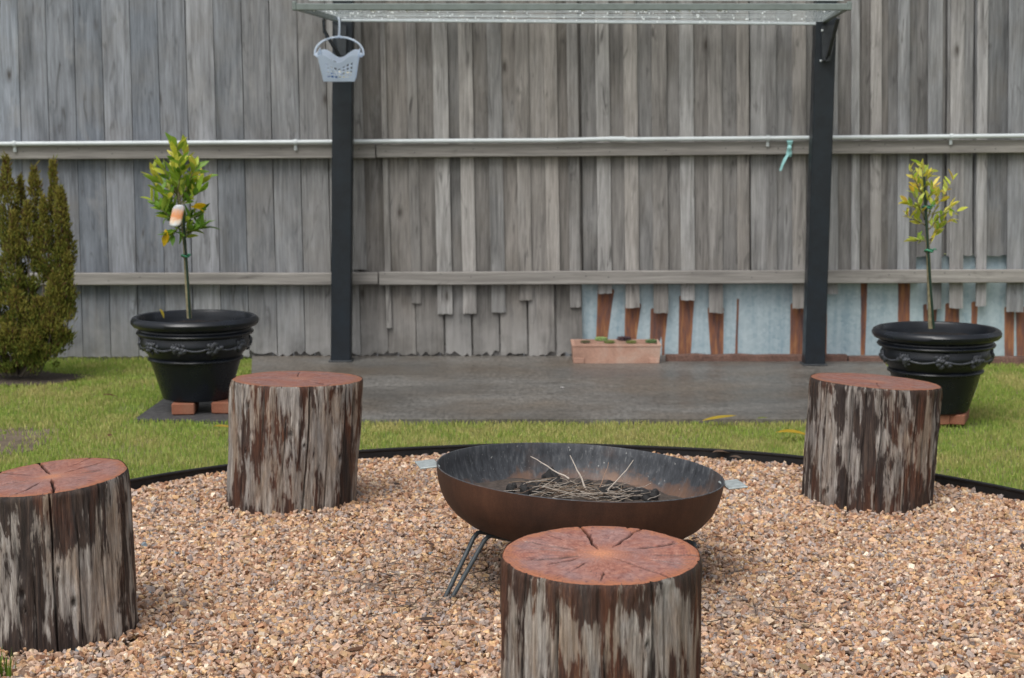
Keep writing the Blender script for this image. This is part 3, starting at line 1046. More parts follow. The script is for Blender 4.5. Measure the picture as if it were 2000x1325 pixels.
mb = MB(); mb.box((0, .8 * Hb * math.sin(D(13)), .005), (wb * 2, db * 2, .004), .001, Matrix.Rotation(D(13), 3, 'X')); mb.build('floor_panel', M['basket'], bk)
mb = MB()
hx_ = 47 * sc
pts = [(-hx_, 0, Hb * .84)] + [(hx_ * -math.cos(a), 0, Hb * .92 + 31 * sc * math.sin(a)) for a in np.linspace(0.08, math.pi - .08, 22)] + [(hx_, 0, Hb * .84)]
mb.tube(pts, .0048, 8)
for s_ in (-1, 1):
    mb.box((s_ * (wt + .006), 0, Hb * .86), (.020, .036, .022), .004)
auto_smooth(mb.build('handle', M['basket'], bk), 50)
mb = MB()
hk = Hb * .92 + 31 * sc
pts = [(0, 0, hk + .002), (.002, .004, hk + .03), (.002, .01, hk + .06), (.0, .02, hk + .088), (-.004, .03, hk + .097), (-.004, .045, hk + .090)]
mb.tube(pts, .0052, 8)
mb.tube([(-.012, 0, hk - .006), (-.006, 0, hk + .003), (0, 0, hk + .006), (.008, 0, hk + .002), (.012, 0, hk - .006)], .0045, 8)
auto_smooth(mb.build('hook', M['basket'], bk), 50)
# pegs lying in the basket
def peg(mat, loc, rot, label):
    e = empty('clothes_peg', loc, label, 'peg', 'pegs lying in the peg basket')
    e.rotation_euler = rot
    for s_ in (-1, 1):
        mb = MB(); R = Matrix.Rotation(s_ * .05, 3, 'Y')
        mb.box((0, 0, s_ * .006), (.075, .011, .006), .0015, R)
        mb.build('peg_half', mat, e)
    mb = MB(); mb.tube([(.004, -.007, 0), (.004, .007, 0)], .0045, 8); mb.build('spring', M['handle'], e)
pegs = [(M['bluep'], -.040, -.018, .012, .1, 'blue peg low in the basket corner'),
        (M['creamp'], .028, -.024, .014, .15, 'cream peg lying lowest in the basket'),
        (M['creamp'], .022, .020, .030, -.3, 'cream peg behind the lowest cream peg'),
        (M['whitep'], -.030, -.030, .040, .05, 'white peg on top of the blue peg'),
        (M['bluep'], -.02, .030, .020, -.3, 'blue peg at the back of the basket')]
for mt, x, y, z, rz, lb in pegs:
    peg(mt, (pb.x + x, YB + y + .025, pb.z + z + y * .22), (.2, .05, rz), lb)

# =================================================================== GARDEN EDGING
ed = MB()
N = 220
prof = [(0, -.02), (0, .030), (-.004, .035), (-.004, .040), (.0, .0425), (.007, .0425), (.010, .039), (.009, .033), (.007, .030), (.007, -.02)]
V, F = [], []
for i in range(N):
    a = 2 * math.pi * i / N
    w = .012 * mnoise.noise((math.cos(a) * 2, math.sin(a) * 2, 4)); wz = .006 * mnoise.noise((math.cos(a) * 3, math.sin(a) * 3, 8))
    for r, z in prof:
        rr = GR + r + w
        V.append((rr * math.cos(a), rr * math.sin(a), z + wz))
m = len(prof)
for i in range(N):
    j = (i + 1) % N
    for k in range(m - 1):
        F.append((i * m + k, i * m + k + 1, j * m + k + 1, j * m + k))
ed.add(V, F)
tag(auto_smooth(ed.build('garden_edging', M['edging'], loc=(GC.x, GC.y, 0)), 35), 'black plastic garden edging strip between lawn and gravel', 'edging')

# =================================================================== STUMPS
def stump(name, label, base, r0, top, r1, tilt_x, tilt_y, seed, pale, red, cracks, side_cracks, NT_=420, rot0=0.0):
    """base (x,y) of the foot centre; top (x,y,z); tilt: rise of the sawn face per metre along x and y"""
    e = empty(name, (base[0], base[1], 0), label, 'stump', 'log stump seats round the fire bowl')
    rnd = random.Random(seed)
    th = np.linspace(0, 2 * math.pi, NT_, endpoint=False)
    nz_ = np.array([mnoise.fractal((math.cos(a) * 1.3, math.sin(a) * 1.3, seed * 3.1), 1.0, 2.0, 3) for a in th])
    lob = 1 + .030 * nz_
    zs = np.linspace(0, 1, 52)
    dx, dy = top[0] - base[0], top[1] - base[1]
    # side
    fl_ = np.array([[mnoise.fractal((math.cos(a) * 9, math.sin(a) * 9, seed + z * 1.2), 1.0, 2.0, 3) for a in th] for z in zs])
    R = (r0 + (r1 - r0) * zs)[:, None] * lob[None, :]
    steps = np.round(fl_ * 3) / 3                                  # torn layers of sapwood
    damp = np.clip((1.0 - zs) / .08, .22, 1)[:, None]
    R = R + (.0040 * fl_ + .0042 * steps) * damp
    CR = np.zeros_like(R)
    for (a0, wid, dep, z_lo, z_hi) in side_cracks:
        wan = np.array([.045 * mnoise.noise((a0 * 7, z * 2.2, seed)) for z in zs])
        d = (th[None, :] - (a0 + wan[:, None]) + math.pi) % (2 * math.pi) - math.pi
        w = wid / r0
        ext = np.clip((zs - z_lo) / .08, 0, 1) * np.clip((z_hi - zs) / .08, 0, 1)
        if z_hi >= 1: ext = np.clip((zs - z_lo) / .08, 0, 1)
        if z_lo <= 0 and z_hi >= 1: ext = np.ones_like(zs)
        g = np.exp(-(d / w) ** 2) * ext[:, None]
        R -= dep * g * np.clip(damp + .25, 0, 1)
        CR = np.maximum(CR, np.exp(-(d / (w * .7)) ** 2) * ext[:, None] * .95)
    for q in range(7):
        ka, kz, kr = rnd.uniform(D(-165), D(-15)), rnd.uniform(.15, .85), rnd.uniform(.006, .015)
        da = ((th - ka + math.pi) % (2 * math.pi) - math.pi) * r0
        dz_ = (zs - kz) * top[2]
        rr_ = np.sqrt((da[None, :] / kr) ** 2 + (dz_[:, None] / (kr * 1.7)) ** 2)
        R += .006 * np.exp(-(rr_ / 1.6) ** 2) - .012 * np.exp(-(rr_ / .55) ** 2)
        CR = np.maximum(CR, .85 * np.exp(-(rr_ / .6) ** 2))
    edge = np.clip((zs - .985) / .015, 0, 1)
    R -= (.003 * edge ** 2)[:, None]
    R += (.004 * np.clip(1 - zs / .05, 0, 1))[:, None] * 0
    c, s = np.cos(th), np.sin(th)
    X = R * c[None, :]; Y = R * s[None, :]
    ztop = top[2] + tilt_x * X[-1] + tilt_y * Y[-1]
    Z = zs[:, None] * (ztop[None, :] + .03) - .03
    V = np.stack([(X + dx * zs[:, None]).ravel(), (Y + dy * zs[:, None]).ravel(), Z.ravel()], 1)
    ii = (np.arange(51)[:, None] * NT_ + np.arange(NT_)[None, :]).ravel()
    jj = (np.arange(51)[:, None] * NT_ + (np.arange(NT_)[None, :] + 1) % NT_).ravel()
    F = np.stack([ii, jj, jj + NT_, ii + NT_], 1)
    H = np.repeat(zs, NT_)
    me = np_mesh('log_side', V, F, attr={'crack': CR.ravel(), 'height': H})
    link_mesh('log_side', me, mat_stump_side(seed, pale, red, {1: .30, 2: .16, 3: .08, 4: .12}[seed]), e, smooth=True)
    # sawn top
    nr = 40
    rs = np.linspace(0.004, 1, nr) ** .85
    Rt = rs[:, None] * R[-1][None, :]
    Xt, Yt = Rt * c[None, :], Rt * s[None, :]
    Zt = np.zeros_like(Xt)
    Ct = np.zeros_like(Xt)
    WK = 1.0
    for (a0, ra, rb_, wid, dep) in cracks:
        a0 = a0 + rot0
        wan = np.array([.045 * mnoise.noise((a0 * 5, r * 4, seed + 1)) + .025 * mnoise.noise((a0 * 9, r * 14, seed + 2)) for r in rs])
        d = (th[None, :] - (a0 + wan[:, None]) + math.pi) % (2 * math.pi) - math.pi
        arc = d * Rt
        prof_ = np.clip((rs - ra) / .10, 0, 1) * np.clip((rb_ - rs) / .10, 0, 1)
        if rb_ >= 1: prof_ = np.clip((rs - ra) / .15, 0, 1)
        w = wid * (1 + 1.7 * abs(math.cos(a0)) ** 2) * WK * (.35 + .65 * prof_) * np.array([1 + .5 * mnoise.noise((a0 * 3, r * 11, seed)) for r in rs])
        w = np.minimum(w, rs * r1 * .12 + .0003)
        g = np.exp(-np.abs(arc / w[:, None]) ** 2.0) * prof_[:, None]
        Zt -= dep * g
        Ct = np.maximum(Ct, np.clip(g * 1.6, 0, 1))
    Zt += np.array([[.0008 * mnoise.noise((x * 18, y * 18, seed)) for x, y in zip(xr, yr)] for xr, yr in zip(Xt, Yt)])
    Zt -= (.003 * np.clip((rs - .985) / .015, 0, 1) ** 2)[:, None]
    Zt = Zt + tilt_x * Xt + tilt_y * Yt + .0006
    V = np.concatenate([np.stack([Xt.ravel(), Yt.ravel(), Zt.ravel()], 1), [[0, 0, .0006]]])
    ii = (np.arange(nr - 1)[:, None] * NT_ + np.arange(NT_)[None, :]).ravel()
    jj = (np.arange(nr - 1)[:, None] * NT_ + (np.arange(NT_)[None, :] + 1) % NT_).ravel()
    Fq = np.stack([ii, jj, jj + NT_, ii + NT_][::1], 1)[:, ::-1][:, [3, 2, 1, 0]]
    Fq = np.stack([ii, ii + NT_, jj + NT_, jj], 1)
    k = np.arange(NT_)
    Ft = np.stack([np.full(NT_, len(V) - 1), k, (k + 1) % NT_], 1)
    me = np_mesh('cut_face', V, [Fq, Ft], attr={'crack': np.append(Ct.ravel(), 0), 'radial': np.append(np.repeat(rs, NT_), 0)})
    link_mesh('cut_face', me, mat_stump_top(seed, {1: 1.0, 2: .95, 3: .45, 4: .4}[seed], {1: 1.06, 2: .95, 3: .82, 4: .82}[seed]), e, smooth=True, loc=(dx, dy, top[2]))
    return e
# the stump in front of the bowl
p = at_y(1174, 1082, 3.50)
stump('log_stump', 'log stump with bright star cracked red top, standing in front of the fire bowl', (p.x, 3.49), .206, (p.x, 3.50, p.z), .2065, .0, .055, 1, -.015, .02,
      [(D(100), .13, 1, .0024, .022), (D(62), .24, 1, .0015, .016), (D(150), .22, .95, .0018, .012), (D(196), .20, .80, .0020, .010), (D(214), .25, .7, .0012, .006),
       (D(-3), .45, 1, .0016, .010), (D(8), .22, .42, .0014, .006), (D(24), .4, .98, .0016, .009), (D(-50), .12, 1.0, .0016, .016), (D(-92), .55, .9, .0013, .008),
       (D(-22), .5, .95, .0012, .007), (D(165), .3, .8, .0009, .005), (D(128), .55, .9, .001, .005), (D(-120), .3, .6, .0009, .004)],
      [(D(-64), .0022, .018, .0, 1.0), (D(-118), .003, .012, .35, .95), (D(-90), .002, .010, .0, .7), (D(-35), .0022, .012, 0, .6), (D(-140), .0025, .01, 0, 1), (D(-160), .0025, .008, 0, 1), (D(-15), .003, .01, 0, 1), (D(70), .003, .02, 0, 1)], NT_=600)
# the stump cut by the frame edge
p = at_y(102, 931, 4.25); b0 = at_y(118, 1225, 4.25)
stump('log_stump', 'greyish log stump whose red sawn top slopes, cut by the picture edge', (b0.x, 4.25), .196, (p.x, 4.25, p.z), .189, .085, .045, 2, -.02, -.05,
      [(D(115), .14, 1, .0022, .016), (D(-75), .14, 1, .0026, .02), (D(-105), .3, .9, .0018, .009), (D(50), .2, .85, .0016, .008), (D(10), .3, .7, .0018, .007),
       (D(150), .3, 1, .0016, .008), (D(200), .2, .9, .0014, .007), (D(-35), .4, .9, .0010, .006), (D(75), .5, 1, .001, .006)],
      [(D(-77), .0017, .020, 0, 1), (D(-103), .002, .012, 0, .8), (D(-40), .0018, .012, .3, 1), (D(-130), .0025, .01, 0, 1), (D(-20), .002, .008, 0, 1), (D(-92), .002, .01, 0, .55), (D(-60), .0015, .008, .1, .9)], NT_=500)
# the stump between lawn pot and bowl
p = at_y(581, 740, 5.71)
b0 = at_y(567, 985, 5.71)
stump('log_stump', 'patchy grey and russet log stump standing beside the potted leafy tree', (b0.x, 5.71), .213, (p.x, 5.71, p.z), .2165, -.012, -.022, 3, .0, .06,
      [(D(-52), .1, 1, .0036, .016), (D(20), .35, .6, .003, .01), (D(160), .2, .9, .0012, .006), (D(95), .2, .9, .0012, .006), (D(215), .3, .9, .001, .005), (D(55), .3, .8, .0012, .006)],
      [(D(-72), .0021, .020, 0, 1), (D(-112), .0022, .012, .2, 1), (D(-135), .0022, .01, 0, 1), (D(-35), .003, .012, 0, 1), (D(-22), .0025, .012, 0, 1), (D(-160), .002, .01, 0, 1), (D(-92), .002, .01, .3, .8), (D(-52), .002, .008, .0, .6)], NT_=420)
# the stump before the right pot
p = at_y(1711, 745, 5.76); b0 = at_y(1693, 980, 5.76)
stump('log_stump', 'dark streaked log stump standing in front of the yellow leaved potted tree', (b0.x, 5.76), .212, (p.x, 5.76, p.z), .2165, -.065, -.025, 4, .0, .03,
      [(D(180), .2, .9, .0012, .006), (D(100), .2, .9, .0012, .006), (D(-30), .3, .9, .001, .005), (D(40), .3, .8, .0012, .006), (D(-100), .2, .8, .001, .005)],
      [(D(-95), .0022, .016, 0, 1), (D(-122), .003, .014, 0, 1), (D(-150), .003, .010, 0, 1), (D(-50), .003, .016, .2, 1), (D(-30), .0028, .012, 0, 1), (D(-70), .002, .01, 0, .6), (D(-110), .002, .01, .3, 1), (D(-12), .0025, .01, 0, 1)], NT_=420)
stump_xy = [(o.location.x, o.location.y) for o in bpy.data.objects if o.name.startswith('log_stump')]

# =================================================================== FIRE BOWL
tt = 4.84
bc = Vector((0, 0, CAM_H)) + ray(1126, 919) * tt
fb = empty('fire_bowl', (bc.x, bc.y, 0), 'wide rusty steel fire bowl on rod legs full of twigs and ash', 'fire pit')
RB = 281 / FPX * tt
tiltm = Matrix.Rotation(D(3.3), 4, 'Y')
prof = [(1.0, 0), (.990, -.030), (.972, -.060), (.935, -.092), (.875, -.121), (.790, -.146), (.66, -.164), (.48, -.174), (.25, -.178), (0.002, -.179)]
def fine(prof, n=40):
    P = np.array(prof); L = np.concatenate([[0], np.cumsum(np.hypot(*np.diff(P, axis=0).T))])
    q = np.linspace(0, L[-1], n)
    return list(zip(np.interp(q, L, P[:, 0]), np.interp(q, L, P[:, 1])))
pr = fine(prof)
# the bowl's mesh origin sits at the outside bottom centre, tilted as a whole
zb = bc.z - .179
mb = MB(); mb.lathe([(RB * r, z + .179) for r, z in pr[::-1]], 96)
bo = auto_smooth(mb.build('bowl_outside', M['bowl_out'], fb), 60)
mb = MB(); th_ = .0045
mb.lathe([(RB, .179), (RB - .001, .1805), (RB - .0035, .1805), (RB - th_, .179)] + [((RB - th_) * r, z * .955 + .179) for r, z in pr[1:]], 96)
bi = auto_smooth(mb.build('bowl_inside', M['bowl_in'], fb), 60)
for o in (bo, bi):
    o.location = (0, 0, zb); o.rotation_euler = (0, D(3.3), 0)
def bowl_pt(x, y, h):
    """world point from bowl coordinates (h above the outside bottom)"""
    return Vector((bc.x, bc.y, zb)) + (tiltm.to_3x3() @ Vector((x, y, h)))
def floor_h(r):
    rr = [p[0] * RB for p in prof][::-1]; hh = [p[1] * .955 + .179 for p in prof][::-1]
    return float(np.interp(r, rr, hh))
# handles: flat tabs on both sides
def handle(ax, ay, yaw, L, w):
    mb = MB()
    p = bowl_pt(ax, ay, .168) - Vector(fb.location)
    R = Matrix.Rotation(yaw, 3, 'Z') @ Matrix.Rotation(D(-4), 3, 'Y')
    mb.box(p, (L, w, .005), .0015, R)
    mb.build('handle', M['handle'], fb)
handle(-RB - .026, .02, D(12), .056, .10)
handle(RB + .024, -.02, D(10), .056, .10)
# hairpin legs
def leg(foot, top, inner, spread):
    mb = MB()
    foot, top, inner = Vector(foot), Vector(top), Vector(inner)
    t_ = (foot - top); t_.z = 0
    side = Vector((-t_.y, t_.x, 0)).normalized() * spread
    for s_, ff in ((-1, 0), (1, 0)):
        f = foot + side * s_ * .55; k = top + side * s_
        kk = k + (inner - top) * .10 + Vector((0, 0, .004))
        pts = [f, f.lerp(k, .5), f.lerp(k, .93), k + (inner - top) * .03, kk, k + (inner - top) * .5, inner + side * s_ * .8]
        mb.tube(pts, .0062, 8)
    mb.tube([foot - side * .55, foot + Vector((0, 0, -.006)), foot + side * .55], .0062, 8)
    auto_smooth(mb.build('leg', M['legm'], fb), 60)
for (fx_, fy_, tx_, ty_, h) in ((-.350, -.225, -.262, -.165, .168), (.255, -.27, .292, -.165, .145), (.02, .39, .015, .30, .158)):
    leg((fx_, fy_, .008), (tx_, ty_, h), (tx_ * .45, ty_ * .45, zb - .006), .026)

# ash, charcoal and twigs lying in the bowl
ASH = .086
def ash_h(x, y):
    d2 = ((x + .01) ** 2 + (y - .02) ** 2) / .33 ** 2
    return ASH + .022 * max(0, 1 - d2) + .010 * mnoise.noise((x * 9, y * 9, 2)) + .006 * mnoise.noise((x * 26, y * 26, 5)) + .003 * mnoise.noise((x * 80, y * 80, 8))
V, F = [], []
nr, na = 40, 96
for i in range(nr + 1):
    for k in range(na):
        a = 2 * math.pi * k / na
        r = .352 * i / nr
        x, y = r * math.cos(a), r * math.sin(a)
        V.append(bowl_pt(x, y, ash_h(x, y) - .02 * max(0, (i / nr - .93) / .07)) - bc)
for i in range(nr):
    for k in range(na):
        k2 = (k + 1) % na
        F.append((i * na + k, i * na + k2, (i + 1) * na + k2, (i + 1) * na + k))
mb = MB(); mb.add(V, F)
tag(mb.build('ash_bed', M['ash'], smooth=True, loc=bc), 'dark grey brown bed of ash across the floor of the bowl', 'ash', kind='stuff')
rndc = random.Random(12)
def lump_mb(mb, x, y, r, seed, o0):
    n0 = len(mb.v)
    c = bowl_pt(x, y, ash_h(x, y) + r * .35) - o0
    mb.ball((0, 0, 0), (r * 1.4, r, r * .9), 10, 7, Euler((seed, seed * 2.3, seed * 1.7)).to_matrix())
    mb.v[n0:] = [tuple(Vector(v) * (1 + .4 * mnoise.noise(Vector(v) * 45 + Vector((seed, 0, 0)))) + c) for v in mb.v[n0:]]
mb = MB(); lump_mb(mb, -.075, .10, .032, 1.0, bc)
tag(mb.build('charcoal_lump', M['charcoal'], loc=bc), 'largest black charcoal lump rising behind the twig nest', 'charcoal')
mb = MB()
for i in range(46):
    if i % 2: x, y = rndc.gauss(-.10, .05), rndc.gauss(.03, .045)
    else: x, y = rndc.gauss(.125, .045), rndc.gauss(.02, .045)
    lump_mb(mb, x, y, rndc.uniform(.008, .019), 2.0 + i, bc)
tag(mb.build('charcoal', M['charcoal'], loc=bc), 'small broken black charcoal lying among the ash', 'charcoal', kind='stuff')

def twig_mesh(pts, r, cols):
    mb = MB()
    mb.tube(pts, [r * (1 - .6 * i / (len(pts) - 1)) for i in range(len(pts))], 5)
    me = mb.mesh('twig')
    a = me.color_attributes.new('Col', 'FLOAT_COLOR', 'POINT')
    a.data.foreach_set('color', np.tile(np.array([*cols, 1], dtype=np.float32), len(me.vertices)))
    return me
def bent(p, q, n=6, amp=.012, seed=0):
    p, q = Vector(p), Vector(q)
    L = (q - p).length
    return [p.lerp(q, i / n) + Vector((mnoise.noise((seed, i * .6, 0)), mnoise.noise((seed, i * .6, 5)), mnoise.noise((seed, i * .6, 9)))) * amp * (L / .25) for i in range(n + 1)]
YT = bc.y + .0
tall = [((1145, 957), (1114, 890), .0026, 'pale twig standing most upright in the bowl', .03),
        ((1182, 966), (1238, 899), .0025, 'straight pale twig leaning towards the bowl handle', -.02),
        ((1112, 935), (1037, 893), .0021, 'long thin twig leaning far over from the nest', .05),
        ((1170, 960), (1189, 903), .0016, 'thin brown twig between the two upright pale twigs', .05)]
for i, (a, b, r, lb, dy) in enumerate(tall):
    p0 = at_y(*a, YT); p1 = at_y(*b, YT + dy)
    pts = bent(p0, p1, 7, .010, i * 3.3)
    o0 = Vector(p0)
    me = twig_mesh([Vector(k) - o0 for k in pts], r, (.50, .44, .38) if i != 3 else (.26, .17, .12))
    tag(link_mesh('twig', me, M['twig'], loc=o0), lb, 'twig', 'twigs standing up in the bowl')
# nest of fine twigs
V, F, C = [], [], []
mb = MB()
rt = random.Random(5)
cols = []
for i in range(130):
    x, y = rt.gauss(.0, .075), rt.gauss(-.01, .05)
    if math.hypot(x, y) > .27: continue
    a = rt.gauss(0, .7); L = rt.uniform(.04, .17)
    h = ash_h(x, y) + .004 + rt.random() * .018
    p0 = Vector((x - L / 2 * math.cos(a), y - L / 2 * math.sin(a), h + rt.uniform(-.012, .012)))
    p1 = Vector((x + L / 2 * math.cos(a), y + L / 2 * math.sin(a), h + rt.uniform(-.012, .03)))
    pts = [bowl_pt(*k) - bc for k in bent(p0, p1, 4, .02, i * 1.7)]
    n0 = len(mb.v)
    mb.tube(pts, [.0010, .0010, .0009, .0008, .0006], 4, cap=False)
    c = rt.choice([(.26, .22, .18), (.20, .15, .11), (.13, .09, .065), (.34, .30, .26), (.07, .05, .04)])
    cols += [c] * (len(mb.v) - n0)
me = np_mesh('twig_nest', np.array(mb.v), np.array(mb.f), col=np.array(cols))
tag(link_mesh('twig_nest', me, M['twig'], loc=bc), 'tangled nest of fine dry twigs lying on the ash', 'twigs', kind='stuff')
# twig litter on the gravel round the bowl
mb = MB(); cols = []
for i in range(120):
    if rt.random() < .62:
        x, y = bc.x - .35 + rt.gauss(0, .17), bc.y - .12 + rt.gauss(0, .17)
    else:
        x, y = bc.x + .33 + rt.gauss(0, .16), bc.y - .25 + rt.gauss(0, .2)
    a = rt.uniform(0, 6.28); L = rt.uniform(.03, .15)
    d = Vector((math.cos(a), math.sin(a), 0)) * L / 2
    pts = bent(Vector((x, y, .018)) - d, Vector((x, y, .02 + rt.random() * .012)) + d, 4, .02, i * 2.1)
    n0 = len(mb.v)
    mb.tube(pts, [.0011, .0012, .0011, .0009, .0006], 4, cap=False)
    cols += [rt.choice([(.05, .035, .028), (.09, .065, .05), (.15, .12, .10), (.03, .025, .022)])] * (len(mb.v) - n0)
me = np_mesh('twig_litter', np.array(mb.v), np.array(mb.f), col=np.array(cols))
tag(link_mesh('twig_litter', me, M['twig']), 'thin dark twigs scattered on the gravel round the bowl', 'twigs', kind='stuff')

# =================================================================== POTS
pot_prof = [  # radius, height above pot bottom, in metres, for a rim radius of .28
    (.002, .004), (.135, .0), (.147, .004), (.150, .012), (.196, .165), (.199, .172), (.208, .175), (.210, .181), (.207, .187), (.202, .190), (.212, .205), (.228, .222), (.240, .240), (.2425, .255),
    (.237, .270), (.234, .282), (.240, .286), (.254, .290), (.258, .297), (.254, .304), (.246, .308), (.244, .314), (.254, .320), (.270, .326), (.280, .338), (.281, .350), (.274, .362), (.264, .367), (.254, .364), (.249, .355), (.247, .335), (.240, .300)]
def pot(label, X, Y, z0, k, seed):
    e = empty('plant_pot', (X, Y, z0), label, 'pot', 'black garland pots on bricks')
    P = [(r * k, z * k) for r, z in pot_prof]
    mb = MB(); mb.lathe(P, 96, wob=.006)
    auto_smooth(mb.build('pot_body', M['pot'], e), 35)
    # raised garland: flower clusters joined by vine swags
    mb = MB(); rr = random.Random(seed)
    nb = 9 + seed % 2
    def surf(a, z):
        Pz = [(p[1], p[0]) for p in pot_prof[9:16]]
        r = float(np.interp(z, [q[0] for q in Pz], [q[1] for q in Pz]))
        return Vector((math.cos(a) * r * k, math.sin(a) * r * k, z * k))
    for b_ in range(nb):
        a0 = 2 * math.pi * (b_ + .28 * (seed % 3)) / nb
        for q in range(13):
            da, dz = rr.gauss(0, .075), rr.gauss(0, .011)
            p = surf(a0 + da, .246 + dz)
            R = Euler((rr.uniform(-1, 1), rr.uniform(-1, 1), a0)).to_matrix()
            s_ = rr.uniform(.008, .0135)
            mb.ball(p, (s_ * .8, s_ * 1.2, s_ * .9), 7, 5, R)
        for q in range(4):
            a = a0 + (q - 1.5) * .05
            p = surf(a, .262); mb.ball(p, (.006, .006, .013), 6, 5, Euler((rr.uniform(-.5, .5), 0, a)).to_matrix())
        mb.ball(surf(a0, .222), (.007, .007, .009), 6, 5)
        pts = []
        for i in range(9):
            u = i / 8; a = a0 + .09 + u * (2 * math.pi / nb - .18)
            pts.append(surf(a, .246 - .010 * math.sin(math.pi * u)))
        mb.tube(pts, .0048, 6)
    mb.build('garland_relief', M['relief'], e, smooth=True)
    # potting soil
    mb = MB(); V = [(0, 0, .318 * k)]; na = 48
    for i in range(1, 9):
        for a in range(na):
            t_ = 2 * math.pi * a / na; r = .2425 * k * i / 8
            V.append((r * math.cos(t_), r * math.sin(t_), (.318 + .010 * mnoise.noise((r * 40 * math.cos(t_), r * 40 * math.sin(t_), seed))) * k))
    F = [(0, 1 + a, 1 + (a + 1) % na) for a in range(na)]
    for i in range(7):
        for a in range(na):
            b = (a + 1) % na
            F.append((1 + i * na + a, 1 + (i + 1) * na + a, 1 + (i + 1) * na + b, 1 + i * na + b))
    mb.add(V, F)
    mb.build('potting_soil', mat_soil('potting_soil_dark', (.011, .0085, .0085)), e)
    return e
PL = at_y(381, 628, 7.66); PR = at_y(1829, 655, 7.37)
KL, KR = 1.0, .965
zl, zrr = .055, .048
pot('black garland pot on bricks holding the leafy green citrus tree', PL.x, 7.66, zl, KL, 1)
potr = pot('black garland pot with white sticker holding the yellow leaved tree', PR.x, 7.37, zrr, KR, 2)
# sticker on the side of the pot
mb = MB()
a_ = D(-18)
for_pts = []
V = []
for zz in (.075, .135):
    for da in (-.11, -.04, .04, .11):
        r = (.150 + (.196 - .150) * (zz - .012) / .153) * KR + .0012
        V.append((r * math.cos(a_ + da), r * math.sin(a_ + da), zz * KR))
mb.add(V, [(i, i + 1, i + 5, i + 4) for i in range(3)])
mb.build('sticker', M['whitep'], potr)

def brick(label, px, py, Y, w, yaw=0, h=.05, d=.20):
    p = at_y(px, py, Y)
    mb = MB(); mb.box((0, 0, 0), (w, d, h), .004)
    mb.v = [tuple(Vector(v) + Vector((mnoise.noise(Vector(v) * 30), mnoise.noise(Vector(v) * 31 + Vector((3, 0, 0))), 0)) * .002) for v in mb.v]
    o = mb.build('brick', M['brick'], loc=(p.x, Y + d / 2, h / 2 + .004))
    o.rotation_euler = (0, 0, yaw)
    tag(o, label, 'brick', 'red bricks propping up the pots')
brick('red brick under the green tree pot, fully in view', 354, 800, 7.50, .098, D(4))
brick('red brick under the green tree pot, partly behind a stump', 440, 800, 7.53, .105, D(-6))
brick('red brick under the yellow tree pot, at the lawn side', 1884, 826, 7.24, .07, D(-20), .043)
brick('dull brick under the yellow tree pot, next to the stump', 1828, 826, 7.24, .10, D(6), .043)
# dark paver under the pot
mb = MB()
pv = [at_z(x, y) for x, y in ((262, 820), (452, 824), (470, 778), (322, 778))]
mb.add([(p.x, p.y, .002) for p in pv] + [(p.x, p.y, -.03) for p in pv], [(0, 1, 2, 3), (0, 4, 5, 1), (1, 5, 6, 2), (2, 6, 7, 3), (3, 7, 4, 0)])
tag(mb.build('paver', M['paver']), 'dark flat paver in the lawn under the potted tree', 'paver')
pav = [(p.x, p.y) for p in pv]

# =================================================================== CITRUS TREES
def leaf_mesh(seed):
    r = random.Random(seed)
    n = 6; V, F = [], []
    curl = r.uniform(-.35, .15); fold = r.uniform(.15, .5)
    for i in range(n + 1):
        u = i / n
        w = .17 * math.sin(math.pi * min(1, u * .98 + .02)) ** .8 * (1 - .2 * u) * .98
        z = curl * u * u
        y = .04 * math.sin(u * 3) * r.uniform(.5, 1.2)
        V += [(u, y - w, z + fold * w), (u, y, z), (u, y + w, z + fold * w)]
    for i in range(n):
        a = i * 3
        F += [(a, a + 3, a + 4, a + 1), (a + 1, a + 4, a + 5, a + 2)]
    me = bpy.data.meshes.new('leaf')
    me.from_pydata(V, [], F); me.update()
    me.polygons.foreach_set('use_smooth', [True] * len(me.polygons))
    me.materials.append(M['leaf'])
    return me
LEAVES = [leaf_mesh(i) for i in range(7)]
def put_leaf(parent, p, d, L, col, rnd):
    o = bpy.data.objects.new('leaf', rnd.choice(LEAVES))
    COL.objects.link(o)
    o.parent = parent
    q = Vector(d).to_track_quat('X', 'Z')
    o.rotation_mode = 'QUATERNION'
    from mathutils import Quaternion
    o.rotation_quaternion = q @ Quaternion((1, 0, 0), rnd.uniform(-1.2, 1.2))
    o.location = p
    o.scale = (L, L * rnd.uniform(.85, 1.25), L)
    o.color = (*col, 1)
    return o

